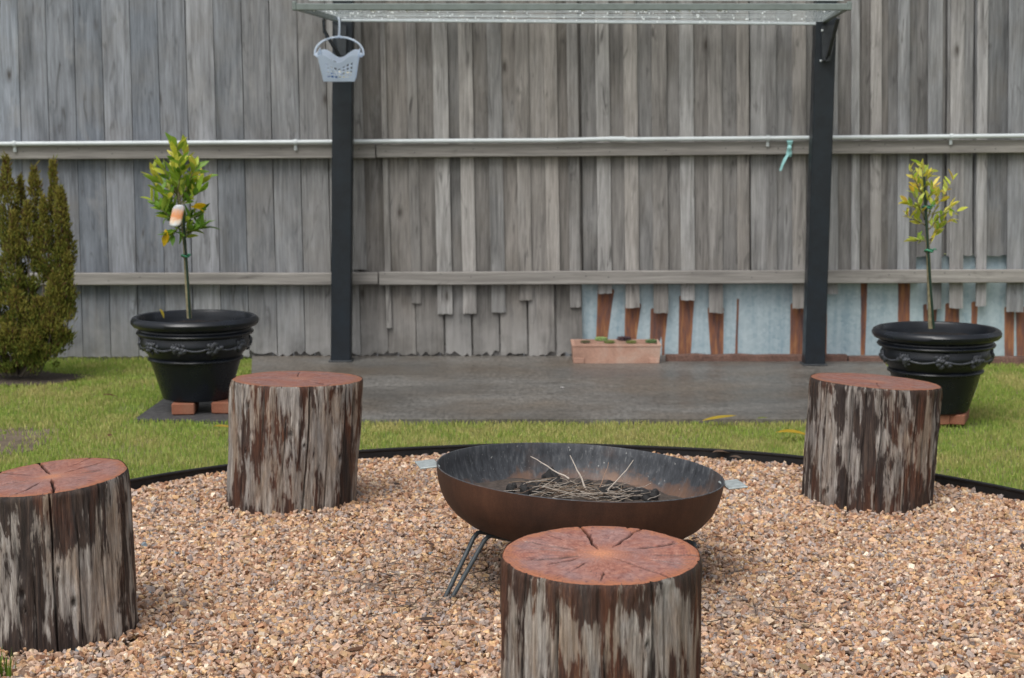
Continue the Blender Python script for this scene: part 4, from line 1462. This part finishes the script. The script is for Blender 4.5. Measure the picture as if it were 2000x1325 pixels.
def tree(label, root, path, twigs, Y, nper, Lrange, cols, seed, crown_pts):
    e = empty('citrus_tree', root, label, 'tree')
    r = random.Random(seed)
    P = [at_y(x, y, Y) - Vector(root) for x, y in path]
    mb = MB(); mb.tube(P, list(np.linspace(.0115, .0045, len(P))), 10)
    auto_smooth(mb.build('trunk', M['bark'], e), 60)
    for ((x0, y0), (x1, y1), dy) in twigs:
        a = at_y(x0, y0, Y) - Vector(root); b = at_y(x1, y1, Y + dy) - Vector(root)
        pts = bent(a, b, 6, .012, x0 * .13)
        mb = MB(); mb.tube(pts, list(np.linspace(.0038, .0015, 7)), 6)
        mb.build('branch', M['bark'], e, smooth=True)
        for k in range(nper):
            u = (k + r.random()) / nper
            u = .15 + .9 * u
            i = min(5, int(min(u, .999) * 6)); f = min(u, 1) * 6 - i
            p = pts[i].lerp(pts[i + 1], min(f, 1))
            dirb = (pts[-1] - pts[0]).normalized()
            out = Vector((r.gauss(0, 1), r.gauss(0, 1), r.gauss(.1, .6))).normalized()
            d = (dirb * r.uniform(.35, 1.2) + out * .85 + Vector((0, 0, .25))).normalized()
            L = r.uniform(*Lrange)
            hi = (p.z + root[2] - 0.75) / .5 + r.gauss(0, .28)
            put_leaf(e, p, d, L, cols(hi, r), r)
    return e
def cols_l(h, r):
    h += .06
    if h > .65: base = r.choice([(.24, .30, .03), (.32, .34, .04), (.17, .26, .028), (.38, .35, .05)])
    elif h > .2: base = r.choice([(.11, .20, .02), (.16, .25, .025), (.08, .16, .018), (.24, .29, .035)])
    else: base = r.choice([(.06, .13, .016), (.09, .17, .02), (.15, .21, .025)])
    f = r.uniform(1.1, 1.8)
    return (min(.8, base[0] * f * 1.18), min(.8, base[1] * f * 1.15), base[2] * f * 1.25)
def cols_r(h, r):
    base = r.choice([(.58, .50, .06), (.52, .49, .07), (.44, .46, .06), (.66, .58, .14), (.30, .38, .04)])
    if h < .1: base = r.choice([(.30, .40, .05), (.42, .44, .07)])
    return tuple(min(.9, k * r.uniform(1.0, 1.4)) for k in base)
rootl = at_y(370, 622, 7.66)
tw_l = [((345, 350), (345, 285), 0), ((347, 370), (360, 300), .05), ((346, 380), (318, 330), -.03), ((348, 390), (300, 345), .03), ((350, 395), (385, 325), -.04), ((350, 400), (402, 350), .03), ((350, 405), (392, 375), -.05),
        ((352, 420), (375, 345), .07), ((350, 415), (312, 375), -.06), ((352, 430), (296, 390), .02), ((354, 440), (312, 408), -.07), ((354, 450), (330, 425), .05), ((355, 440), (392, 415), .03), ((356, 455), (396, 445), -.02), ((358, 470), (385, 440), .05), ((352, 440), (338, 460), -.05), ((347, 380), (352, 320), -.08), ((349, 400), (340, 340), .09)]
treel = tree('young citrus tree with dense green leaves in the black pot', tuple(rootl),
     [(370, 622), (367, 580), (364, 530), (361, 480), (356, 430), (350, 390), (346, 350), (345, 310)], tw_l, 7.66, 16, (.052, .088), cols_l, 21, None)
rl_ = random.Random(4)
for (x, y, dx_, dz_, L) in ((372, 405, .9, -.05, .075), (326, 452, -.25, -.9, .068), (324, 448, -.1, -1, .06), (378, 403, .8, .1, .06)):
    o = put_leaf(treel, at_y(x, y, 7.58) - rootl, (dx_, -.2, dz_), L, (.62, .42, .012), rl_)
    o.scale = (L, L * 1.5, L); o['label'] = 'large bright yellow leaf'
rootr = at_y(1818, 642, 7.37)
tw_r = [((1806, 380), (1800, 322), 0), ((1806, 390), (1778, 332), -.04), ((1807, 400), (1790, 350), .05), ((1808, 420), (1772, 395), .03), ((1809, 440), (1768, 420), -.03), ((1811, 470), (1788, 470), .03), ((1808, 430), (1835, 375), .04), ((1809, 440), (1862, 352), .02),
        ((1810, 450), (1858, 402), -.05), ((1812, 480), (1842, 430), .04), ((1812, 470), (1870, 415), .06), ((1807, 400), (1823, 365), -.05), ((1807, 370), (1812, 335), .04), ((1806, 430), (1785, 375), -.06)]
treer = tree('spindly citrus tree with sparse yellow leaves tied to a stake', tuple(rootr),
     [(1818, 642), (1817, 600), (1815, 550), (1813, 500), (1811, 460), (1809, 420), (1807, 380), (1806, 345)], tw_r, 7.37, 14, (.034, .056), cols_r, 33, None)
# stakes and ties
def stake(label, pts, Y, r):
    P = [at_y(x, y, Y) for x, y in pts]
    o0 = Vector(P[0])
    mb = MB(); mb.tube([p - o0 for p in P], r, 8)
    o = auto_smooth(mb.build('garden_stake', M['stake'], loc=o0), 60)
    tag(o, label, 'stake')
stake('thin dark green stake tied to the yellow leaved tree', [(1824, 642), (1816, 540), (1809, 430), (1805, 345)], 7.35, .0052)
stake('dark stake half hidden in the green tree crown', [(371, 622), (366, 540), (361, 470), (357, 400)], 7.645, .005)
def tie(label, x, y, Y, root_tree):
    p = at_y(x, y, Y)
    mb = MB()
    mb.tube([Vector((.016 * math.cos(a), .016 * math.sin(a) * 1.1, .004 * math.sin(2 * a))) for a in np.linspace(0, 2 * math.pi, 14)], .0045, 6)
    mb.tube([(.012, -.012, 0), (.02, -.02, .010), (.028, -.018, .004)], .003, 5)
    tag(mb.build('plant_tie', M['tie'], loc=p, smooth=True), label, 'plant tie')
tie('green tape tie on the yellow tree amid its leaves', 1810, 405, 7.36, treer)
tie('green tape tie on the yellow tree below its leaves', 1814, 490, 7.36, treer)
tie('green tape tie low on the leafy tree trunk', 362, 500, 7.652, treel)
# hanging plant tag
p = at_y(343, 423, 7.55)
mb = MB()
V, F = [], []
nx, nz = 6, 10
for j in range(nz + 1):
    v = j / nz
    for i in range(nx + 1):
        u = i / nx - .5
        w = .052 * min(1, (v + .04) * 6) ** .5 * min(1, (1.06 - v) * 5) ** .5
        V.append((u * w + .022 * v - .006, -.006 * math.cos(u * 3) + .010 * v, v * .095 - .045))
for j in range(nz):
    for i in range(nx):
        a = j * (nx + 1) + i
        F.append((a, a + 1, a + nx + 2, a + nx + 1))
mb.add(V, F)
mb.v = [(x, y, z + .045) for x, y, z in mb.v]
o = mb.build('plant_tag', M['tagm'], loc=p - Vector((0, 0, .045)), smooth=True)
md = o.modifiers.new('solid', 'SOLIDIFY'); md.thickness = .0012
tag(o, 'white and orange printed plant tag hanging in the green tree', 'tag')

# =================================================================== PLANTER WITH SUCCULENTS
pw = 172 * 9.18 / FPX
pa = at_y(1204, 709, 9.07)
tr = empty('terracotta_trough', (pa.x, 9.18, .014), 'small pale terracotta trough planter against the iron sheets', 'planter')
hw, hd, hh, tk = pw / 2, .112, .100, .014
mb = MB()
def rect(w, d, z): return [(-w, -d, z), (w, -d, z), (w, d, z), (-w, d, z)]
V = rect(hw - .006, hd - .004, .0) + rect(hw, hd, hh - .012) + rect(hw + .003, hd + .003, hh - .010) + rect(hw + .003, hd + .003, hh) + rect(hw - tk, hd - tk, hh) + rect(hw - tk - .004, hd - tk - .004, .02)
F = []
for L_ in range(5):
    for k in range(4):
        a, b = L_ * 4 + k, L_ * 4 + (k + 1) % 4
        F.append((a, b, b + 4, a + 4))
F += [(3, 2, 1, 0), (20, 21, 22, 23)]
mb.add(V, F)
mb.build('trough_body', M['terracotta'], tr)
for s_ in (-1, 1):
    mb = MB()
    mb.box((s_ * (hw - .035), -hd - .001, .014), (.055, .006, .028), .002)
    mb.build('foot', M['terracotta'], tr)
mb = MB(); mb.box((0, 0, hh - .032), (2 * (hw - tk), 2 * (hd - tk), .012)); mb.build('potting_soil', M['soil'], tr)
def succulent(label, px, s, c1, c2, yoff, seed, dz=0.0):
    dz += .012
    X = at_y(px, 680, 9.19).x
    r = random.Random(seed); mb = MB(); cols = []
    for ring in range(4):
        m_ = [5, 7, 9, 9][ring]
        for k in range(m_):
            a = 2 * math.pi * (k + ring * .37) / m_ + r.uniform(-.1, .1)
            tilt = [1.2, .8, .45, .15][ring]
            d = Vector((math.cos(a) * math.cos(tilt), math.sin(a) * math.cos(tilt), math.sin(tilt)))
            n0 = len(mb.v)
            R = d.to_track_quat('X', 'Z').to_matrix()
            L_ = s * [.5, .75, 1, 1.05][ring]
            mb.ball(d * L_ * .55, (L_ * .5, L_ * .26, L_ * .13), 7, 5, R)
            f = r.random()
            cols += [tuple(c1[i] * (1 - f) + c2[i] * f for i in range(3))] * (len(mb.v) - n0)
    me = np_mesh('succulent', np.array(mb.v), [np.array([f for f in mb.f if len(f) == 3]), np.array([f for f in mb.f if len(f) == 4])], col=np.array(cols))
    tag(link_mesh('succulent', me, M['succ'], smooth=True, loc=(X, 9.19 + yoff, .014 + hh - .018 + dz)), label, 'plant')
succulent('pale green succulent rosette, tallest in the trough', 1174, .036, (.20, .30, .10), (.27, .34, .13), .0, 1, .012)
succulent('flat olive succulent beside the tallest rosette', 1190, .030, (.13, .16, .05), (.18, .20, .06), -.02, 2)
succulent('dark purple succulent in the trough middle', 1219, .040, (.04, .022, .028), (.08, .045, .05), .01, 3, .012)
succulent('yellow green succulent in front of the purple one', 1232, .030, (.20, .20, .06), (.14, .17, .05), -.02, 4)
succulent('green succulent at the trough end', 1272, .034, (.07, .13, .045), (.12, .18, .07), .0, 5)
succulent('brownish succulent at the end of the trough', 1143, .028, (.10, .085, .05), (.13, .12, .06), -.01, 6)

# =================================================================== CONIFER SHRUB
SB = at_z(52, 740)
shr = empty('conifer_shrub', (SB.x, SB.y, 0), 'columnar olive green conifer shrub with russet tips against the fence', 'shrub')
YS = SB.y
rs_ = np.random.default_rng(11)
mbs = MB()
plumes = []   # (px base, px tip, y tip, depth, max radius, start)
for (xb_, xt, yt, dyy, rad) in ((40, 66, 332, 0, .050), (58, 103, 318, .03, .048), (30, 12, 312, -.02, .058), (35, 40, 348, .06, .038), (70, 118, 372, -.04, .050), (75, 126, 430, .02, .058), (72, 130, 500, -.05, .060),
                            (20, -20, 330, .04, .06), (10, -50, 350, -.02, .06), (0, -80, 440, .0, .07), (60, 84, 390, -.06, .040), (45, 52, 400, -.07, .045), (30, 26, 420, -.08, .06), (55, 108, 540, -.09, .075), (45, 75, 580, -.1, .085), (35, 30, 570, -.1, .085), (15, -20, 560, -.08, .09), (60, 122, 600, -.07, .07), (5, -70, 600, 0, .1),
                            (50, 98, 620, -.12, .09), (45, 60, 650, -.14, .10), (25, 15, 640, -.14, .10), (60, 138, 570, -.02, .035)):
    b_ = Vector((at_y(xb_, 735, YS).x, YS + dyy * .3, .02)); t_ = at_y(xt, yt, YS + dyy)
    mid = b_.lerp(t_, .40); mid.x = b_.x + (t_.x - b_.x) * 1.05
    P = []
    for i in range(15):
        u = i / 14
        q = b_ * (1 - u) ** 2 + mid * 2 * u * (1 - u) + t_ * u * u
        P.append(q - Vector((SB.x, SB.y, 0)))
    rad *= 1.08
    plumes.append((P, rad))
    mbs.tube(P, list(np.linspace(.008, .0015, 15)), 5)
mbs.build('stem', simple('grey_twig_bark', (.13, .11, .09), .85, var=.3), shr)
Vs, Fs, Cs = [], [], []
for P, rad in plumes:
    L = (P[-1] - P[0]).length
    P_ = np.array([tuple(q) for q in P])
    m = int(5000 * L * (rad / .06))
    u = rs_.uniform(.10, 1, m)
    u = np.where(rs_.random(m) < .25, u ** .8, u)
    base = np.stack([np.interp(u * 14, np.arange(15), P_[:, k]) for k in range(3)], 1)
    env = rad * np.clip((1.03 - u) * 5.0, .18, 1) * (.78 + .22 * np.sin(u * 17 + rad * 900)) * (1.18 - .22 * u)
    an = rs_.uniform(0, 2 * np.pi, m); rr = env * np.sqrt(rs_.uniform(.02, 1, m))
    pos = base + np.stack([rr * np.cos(an), rr * np.sin(an), rs_.normal(0, .01, m)], 1)
    clump = np.array([mnoise.noise(Vector(q) * 13) for q in pos])
    keep = clump > (-.10 + .30 * (rr / env - .6)) - np.clip((u - .6) * 1.2, 0, .5)
    pos, an, u, rr, env, clump = pos[keep], an[keep], u[keep], rr[keep], env[keep], clump[keep]
    m = len(pos)
    d = np.stack([np.cos(an) * .45, np.sin(an) * .45, rs_.uniform(.6, 1.3, m)], 1) + rs_.normal(0, .25, (m, 3))
    d /= np.linalg.norm(d, axis=1)[:, None]
    sl = (rs_.uniform(.012, .026, m) * np.where(rs_.random(m) < .10, 1.9, 1.0))[:, None]; sw = rs_.uniform(.0022, .0042, m)[:, None]
    s1 = np.cross(d, rs_.normal(0, 1, (m, 3))); s1 /= np.linalg.norm(s1, axis=1)[:, None]
    s2 = np.cross(d, s1)
    b0 = len(Vs) and sum(len(v) for v in Vs) or 0
    A = pos; mid_ = pos + d * sl * .5
    Vv = np.stack([A, mid_ + s1 * sw, mid_ - s1 * sw * .5 + s2 * sw, mid_ - s1 * sw * .5 - s2 * sw, pos + d * sl], 1).reshape(-1, 3)
    k = b0 + np.arange(m) * 5
    f = np.concatenate([np.stack([k, k + a, k + b], 1) for a, b in ((1, 2), (2, 3), (3, 1))] + [np.stack([k + 4, k + b, k + a], 1) for a, b in ((1, 2), (2, 3), (3, 1))])
    g = rs_.random((m, 1))
    tip = np.clip((u - .45) * 1.6 + rs_.normal(0, .3, m), 0, 1)[:, None]
    c = np.array((.062, .100, .018)) * (1 - g) + np.array((.175, .200, .034)) * g
    c = c * (1 - tip * .65) + np.array((.240, .175, .036)) * tip * .65
    brown = (rs_.random(m) < .12)[:, None]
    c = np.where(brown, np.array((.10, .055, .025)), c)
    Vs.append(Vv); Fs.append(f); Cs.append(np.repeat(c, 5, axis=0))
me = np_mesh('foliage', np.concatenate(Vs), np.concatenate(Fs), col=np.concatenate(Cs))
tag(link_mesh('foliage', me, M['needles'], shr), kind='stuff')
# bare soil round the shrub foot
def patch(name, cx, cy, rx, ry, z, mat, seed):
    mb = MB(); na = 40
    V = [(cx, cy, z + .004)]
    for i in range(1, 6):
        for k in range(na):
            a = 2 * math.pi * k / na
            r = i / 5 * (1 + .3 * mnoise.noise((math.cos(a) * 1.7, math.sin(a) * 1.7, seed)))
            V.append((cx + rx * r * math.cos(a), cy + ry * r * math.sin(a), z + (1 - i / 5) * .006 + .004 * mnoise.noise((i, k, seed)) * (i < 5)))
    F = [(0, 1 + k, 1 + (k + 1) % na) for k in range(na)]
    for i in range(4):
        for k in range(na):
            k2 = (k + 1) % na
            F.append((1 + i * na + k, 1 + (i + 1) * na + k, 1 + (i + 1) * na + k2, 1 + i * na + k2))
    mb.add(V, F)
    return tag(mb.build(name, mat, smooth=True), kind='structure')
patch('soil_ground', SB.x - .02, SB.y + .02, .30, .24, .0, M['soil'], 2)
bp = at_z(-15, 862)
patch('soil_ground', bp.x, bp.y, .24, .36, -.009, mat_soil('bare_earth', (.13, .10, .07)), 6)
patch('soil_ground', at_z(1680, 716).x, FY - .05, .25, .06, .012, mat_soil('damp_earth', (.05, .032, .025)), 9)

# =================================================================== LAWN
def in_poly(x, y, poly):
    ins = np.zeros(len(x), bool)
    j = len(poly) - 1
    for i in range(len(poly)):
        xi, yi = poly[i]; xj, yj = poly[j]
        c = ((yi > y) != (yj > y)) & (x < (xj - xi) * (y - yi) / (yj - yi + 1e-12) + xi)
        ins ^= c
        j = i
    return ins
def fbm2(x, y, s, seed):
    return np.array([mnoise.fractal((a * s, b * s, seed), 1.0, 2.0, 3) for a, b in zip(x, y)])
def lawn():
    n = 480000
    x = RNG.uniform(-4.2, 4.2, n); y = RNG.uniform(3.2, FY + .02, n)
    half = 1.0 * y * .30 + .55
    keep = np.abs(x) < half
    rad = np.hypot(x - GC.x, y - GC.y)
    keep &= rad > GR + .012
    keep &= ~in_poly(x, y, [(-1.45, FY + .4), (2.01, FY + .4), (1.79, 7.345), (-1.11, 7.345)])
    keep &= ~in_poly(x, y, pav)
    sx, sy = x - SB.x, y - SB.y
    keep &= (sx / .27) ** 2 + (sy / .21) ** 2 > RNG.uniform(.75, 1.2, n)
    keep &= ((x - bp.x) / .17) ** 2 + ((y - bp.y) / .27) ** 2 > RNG.uniform(.0, 2.6, n)
    for sxx, syy in stump_xy:
        keep &= np.hypot(x - sxx, y - syy) > .2
    x, y = x[keep], y[keep]
    n = len(x)
    # lawn is patchy: coarse noise on a grid, looked up per blade
    gx, gy = np.linspace(-4.4, 4.4, 150), np.linspace(3, 9.6, 120)
    GX, GY = np.meshgrid(gx, gy, indexing='ij')
    N1 = fbm2(GX.ravel(), GY.ravel(), 1.6, 3).reshape(GX.shape); N2 = fbm2(GX.ravel(), GY.ravel(), 5.0, 7).reshape(GX.shape)
    ix = np.clip(((x + 4.4) / 8.8 * 149).round().astype(int), 0, 149); iy = np.clip(((y - 3) / 6.6 * 119).round().astype(int), 0, 119)
    p1, p2 = N1[ix, iy], N2[ix, iy]
    # worn patches
    k2 = RNG.random(n) < np.clip(1.15 + p2 * 1.2, .25, 1)
    x, y, p1, p2 = x[k2], y[k2], p1[k2], p2[k2]; n = len(x)
    h = RNG.uniform(.006, .016, n) * (1 + .25 * p1)
    w = RNG.uniform(.0016, .0030, n)
    a = RNG.uniform(0, 2 * np.pi, n)
    ln = RNG.uniform(.1, .9, n) * h; la = RNG.uniform(0, 2 * np.pi, n)
    base = np.stack([x, y, np.full(n, -.010)], 1)
    s = np.stack([np.cos(a) * w, np.sin(a) * w, np.zeros(n)], 1)
    lean_ = np.stack([np.cos(la) * ln, np.sin(la) * ln, np.zeros(n)], 1)
    up = np.stack([np.zeros(n), np.zeros(n), h + .010], 1)
    V = np.stack([base - s, base + s, base + up * .6 + lean_ * .35 + s * .8, base + up * .6 + lean_ * .35 - s * .8, base + up + lean_], 1).reshape(-1, 3)
    k = np.arange(n) * 5
    Fq = np.stack([k, k + 1, k + 2, k + 3], 1); Ft = np.stack([k + 3, k + 2, k + 4], 1)
    g = RNG.random((n, 1))
    col = np.array((.190, .310, .050)) * (1 - g) + np.array((.370, .450, .105)) * g
    mid = np.clip(1 - np.abs(x - .35) / 1.3, 0, 1) * (y > 6.2)        # drier strip before the slab
    dry = np.clip(.27 + p2 * .75 + p1 * .4 + mid * .42 + RNG.normal(0, .28, n), 0, 1)[:, None]
    straw = np.array((.58, .48, .22)) * RNG.uniform(.7, 1.2, (n, 1))
    col = col * (1 - dry * .75) + straw * dry * .75
    me = np_mesh('grass', V, [Fq, Ft], col=np.repeat(col, 5, axis=0))
    tag(link_mesh('grass', me, M['blade']), 'short patchy green lawn grass with straw coloured thatch', 'grass', kind='stuff')
lawn()
# long grass tuft at the gravel edge near the camera
def tuft(label, cx, cy, n, hr, spread, colr):
    r = np.random.default_rng(3)
    V, F, C = [], [], []
    for i in range(n):
        x, y = r.normal(0, spread), r.normal(0, spread)
        h = r.uniform(*hr); a = r.uniform(0, 6.28); w = .0022
        l = np.array((math.cos(a), math.sin(a), 0)) * h * r.uniform(.1, .6); s = np.array((math.sin(a), -math.cos(a), 0)) * w
        b = np.array((x, y, -.005)); up = np.array((0, 0, h)); k = len(V)
        V += [b - s, b + s, b + up * .5 + l * .3 + s * .8, b + up * .5 + l * .3 - s * .8, b + up + l]
        F.append((k, k + 1, k + 2, k + 3)); F.append((k + 3, k + 2, k + 4))
        c = np.array(colr) * r.uniform(.7, 1.3); C += [c] * 5
    me = np_mesh('grass_tuft', np.array(V), [np.array([f for f in F if len(f) == 4]), np.array([f for f in F if len(f) == 3])], col=np.array(C))
    tag(link_mesh('grass_tuft', me, M['blade'], loc=(cx, cy, 0)), label, 'grass', kind='stuff')
g0 = at_z(-6, 1318)
tuft('long green grass tuft growing at the gravel corner', g0.x - .02, g0.y, 160, (.03, .075), .022, (.13, .20, .03))
# weeds growing along the fence foot
rw = random.Random(9)

# =================================================================== GRAVEL
def gravel():
    import itertools
    # faceted stone prototypes: perturbed icosahedra
    ph = (1 + 5 ** .5) / 2
    ico = np.array([(-1, ph, 0), (1, ph, 0), (-1, -ph, 0), (1, -ph, 0), (0, -1, ph), (0, 1, ph), (0, -1, -ph), (0, 1, -ph), (ph, 0, -1), (ph, 0, 1), (-ph, 0, -1), (-ph, 0, 1)], float)
    ico /= np.linalg.norm(ico[0])
    fi = np.array([(0, 11, 5), (0, 5, 1), (0, 1, 7), (0, 7, 10), (0, 10, 11), (1, 5, 9), (5, 11, 4), (11, 10, 2), (10, 7, 6), (7, 1, 8), (3, 9, 4), (3, 4, 2), (3, 2, 6), (3, 6, 8), (3, 8, 9), (4, 9, 5), (2, 4, 11), (6, 2, 10), (8, 6, 7), (9, 8, 1)])
    protos = []
    for i in range(24):
        v = ico * RNG.uniform(.72, 1.22, (12, 1)) + RNG.normal(0, .06, (12, 3))
        v *= np.array((RNG.uniform(.95, 1.45), RNG.uniform(.75, 1.0), RNG.uniform(.5, .8)))
        protos.append(v)
    protos = np.array(protos)
    def layer(n, z_lo, z_hi, smin, smax):
        r = GR * np.sqrt(RNG.random(n)); a = RNG.uniform(0, 2 * np.pi, n)
        x, y = GC.x + r * np.cos(a), GC.y + r * np.sin(a)
        keep = (r < GR - .008) & (y > 3.55) & (np.abs(x) < y * .30 + .45)
        for sx, sy in stump_xy:
            keep &= np.hypot(x - sx, y - sy) > .19
        x, y = x[keep], y[keep]; m = len(x)
        return x, y, RNG.uniform(z_lo, z_hi, m), RNG.uniform(smin, smax, m) * np.where(RNG.random(m) < .14, RNG.uniform(1.2, 1.65, m), 1.0)
    hexv = np.array([(x, y, z) for x in (-1, 1) for y in (-1, 1) for z in (-1, 1)], float) * .66
    fh = np.array([(0, 1, 3), (0, 3, 2), (4, 6, 7), (4, 7, 5), (0, 4, 5), (0, 5, 1), (2, 3, 7), (2, 7, 6), (0, 2, 6), (0, 6, 4), (1, 5, 7), (1, 7, 3)])
    hexes = np.array([(hexv * RNG.uniform(.6, 1.25, (8, 1)) + RNG.normal(0, .12, (8, 3))) * np.array((RNG.uniform(1.0, 1.6), RNG.uniform(.75, 1.05), RNG.uniform(.5, .85))) for _ in range(24)])
    def place(L, protos, faces):
        x, y, z, s = L
        n = len(x); nv = protos.shape[1]
        # gentle undulation and stones heaped against the stump feet
        z = z + .008 * np.sin(x * 5 + 1) * np.sin(y * 4.3)
        for sx, sy in stump_xy:
            d = np.hypot(x - sx, y - sy) - .2
            z = z + .012 * np.exp(-(np.clip(d, 0, 9) / .03) ** 2)
        q = RNG.normal(0, 1, (n, 4)); q[:, 1:3] *= .38; q /= np.linalg.norm(q, axis=1)[:, None]
        w_, a_, b_, c_2 = q.T
        R = np.stack([np.stack([1 - 2 * (b_ * b_ + c_2 * c_2), 2 * (a_ * b_ - w_ * c_2), 2 * (a_ * c_2 + w_ * b_)], 1),
                      np.stack([2 * (a_ * b_ + w_ * c_2), 1 - 2 * (a_ * a_ + c_2 * c_2), 2 * (b_ * c_2 - w_ * a_)], 1),
                      np.stack([2 * (a_ * c_2 - w_ * b_), 2 * (b_ * c_2 + w_ * a_), 1 - 2 * (a_ * a_ + b_ * b_)], 1)], 1)
        P = protos[RNG.integers(0, 24, n)] * s[:, None, None]
        P = np.einsum('nij,nkj->nki', R, P) + np.stack([x, y, z], 1)[:, None, :]
        return P.reshape(-1, 3), (faces[None] + (np.arange(n) * nv)[:, None, None]).reshape(-1, 3), x, y, nv
    A = place(layer(66000, -.004, .003, .0058, .0092), hexes, fh)
    B1 = place(layer(34000, .003, .011, .0048, .0088), protos, fi)
    B2 = place(layer(34000, .003, .011, .0048, .0090), hexes, fh)
    V = np.concatenate([A[0], B1[0], B2[0]]); n1 = len(A[0]); n2 = n1 + len(B1[0])
    F = np.concatenate([A[1], B1[1] + n1, B2[1] + n2])
    x, y = np.concatenate([A[2], B1[2], B2[2]]), np.concatenate([A[3], B1[3], B2[3]])
    reps = np.concatenate([np.full(len(k[2]), k[4]) for k in (A, B1, B2)])
    n = len(x)
    pal = np.array([(.43, .27, .165), (.38, .255, .19), (.47, .31, .17), (.31, .25, .225), (.25, .135, .085), (.52, .40, .29), (.36, .20, .12), (.42, .30, .235), (.27, .23, .225), (.60, .51, .42), (.17, .12, .10)])
    pw_ = np.array([.14, .17, .09, .11, .09, .08, .08, .12, .06, .04, .02]); pw_ /= pw_.sum()
    c = pal[RNG.choice(len(pal), n, p=pw_)] * RNG.uniform(.72, 1.2, (n, 1))
    c = c * np.array((1.14, 1.105, 1.04))
    blue = RNG.random(n) < .002
    c[blue] = (.17, .21, .24)
    # darker stones under and around the bowl
    d = np.minimum(np.hypot((x - bc.x + .22) / .5, (y - bc.y + .08) / .33), np.hypot((x - bc.x - .38) / .3, (y - bc.y + .3) / .3))
    stone_dark = (np.clip(1.15 - d, 0, 1) * RNG.uniform(.2, .9, n))[:, None]
    c = c * (1 - stone_dark * .55) + np.array((.12, .10, .085)) * stone_dark * .55
    me = np_mesh('gravel', V, F, col=np.repeat(c, reps, axis=0))
    tag(link_mesh('gravel', me, M['gravel']), 'tan and pinkish crushed gravel filling the round fire pit bed', 'gravel', kind='stuff')
gravel()

# =================================================================== FALLEN LEAVES AND BITS
def fallen(label, px, py, L, col, yaw, z=.03, w=1.0, group=None):
    p = at_z(px, py, z)
    o = bpy.data.objects.new('fallen_leaf', leaf_mesh(int(px)))
    o.data.name = 'fallen_leaf'
    COL.objects.link(o)
    o.location = p; o.rotation_euler = (.1, -.12, yaw); o.scale = (L, L * w, L)
    o.color = (*col, 1)
    return tag(o, label, 'leaf', group)
fallen('long yellow leaf with dark tip on the concrete edge', 1372, 822, .15, (.50, .36, .04), D(8), .028, .9)
fallen('orange yellow leaf on the grass beside the stump', 1516, 845, .14, (.52, .34, .03), D(-6), .03, 1.1)
fallen('small green yellow leaf on the concrete path', 1478, 818, .05, (.22, .26, .05), D(5), .022, 1.2)
fallen('yellow brown leaf on the grass touching the tall stump', 416, 833, .09, (.45, .30, .05), D(-4), .03, 1.0)
fallen('dry brown leaf on the grass between bush and pot', 200, 772, .07, (.13, .055, .03), D(15), .03, 1.2)
fallen('dry brown curled leaf in the middle of the grass', 212, 853, .05, (.17, .085, .045), D(80), .035, 1.4)
fallen('dead brown leaf on the lawn by the edging', 1392, 884, .07, (.15, .10, .07), D(10), .035, 1.3)
fallen('second dead brown leaf nearer the edging', 1425, 892, .05, (.14, .10, .075), D(-30), .035, 1.5)
fallen('rust red leaf lying on the gravel', 1930, 1131, .055, (.15, .06, .04), D(-5), .03, 1.0)
fallen('small dark red leaf lying on the gravel', 1728, 1157, .035, (.13, .04, .025), D(30), .03, 1.4)
fallen('bright yellow leaf standing at the pot rim', 314, 603, .045, (.55, .42, .05), D(0), .44, 1.4)
o = bpy.data.objects[[k.name for k in bpy.data.objects if k.get('label') == 'bright yellow leaf standing at the pot rim'][0]]
p = at_y(312, 604, 7.50); o.location = p; o.rotation_euler = (0.6, 1.0, .2)
# white pebble on the slab
mb = MB(); mb.ball((0, 0, .004), (.011, .008, .005), 9, 6)
tag(mb.build('pebble', M['stone'], smooth=True, loc=at_z(1098, 759, .014)), 'single pale pebble on the dark concrete path', 'pebble')

rl2 = random.Random(31)
mb = MB(); cols = []
for i in range(150):
    a = rl2.uniform(0, 6.28); r = GR * math.sqrt(rl2.random()) * .97
    x, y = GC.x + r * math.cos(a), GC.y + r * math.sin(a)
    if y < 3.7 or any(math.hypot(x - sx, y - sy) < .22 for sx, sy in stump_xy): continue
    L = rl2.uniform(.010, .028); w = L * rl2.uniform(.2, .45); ya = rl2.uniform(0, 6.28)
    u = Vector((math.cos(ya), math.sin(ya), rl2.uniform(-.2, .2))); v = Vector((-math.sin(ya), math.cos(ya), rl2.uniform(-.3, .3)))
    c = Vector((x, y, .024))
    n0 = len(mb.v)
    mb.add([c - u * L, c - u * L * .2 + v * w, c + u * L * .4 + v * w * .8, c + u * L, c + u * L * .3 - v * w, c - u * L * .4 - v * w * .8], [(0, 5, 4, 3, 2, 1)])
    cols += [rl2.choice([(.10, .05, .03), (.07, .04, .03), (.16, .08, .045), (.05, .035, .03), (.20, .14, .08)])] * 6
me = np_mesh('leaf_litter', np.array(mb.v), np.array(mb.f), col=np.array(cols))
tag(link_mesh('leaf_litter', me, M['twig']), 'small brown leaf scraps scattered over the gravel', 'leaf litter', kind='stuff')
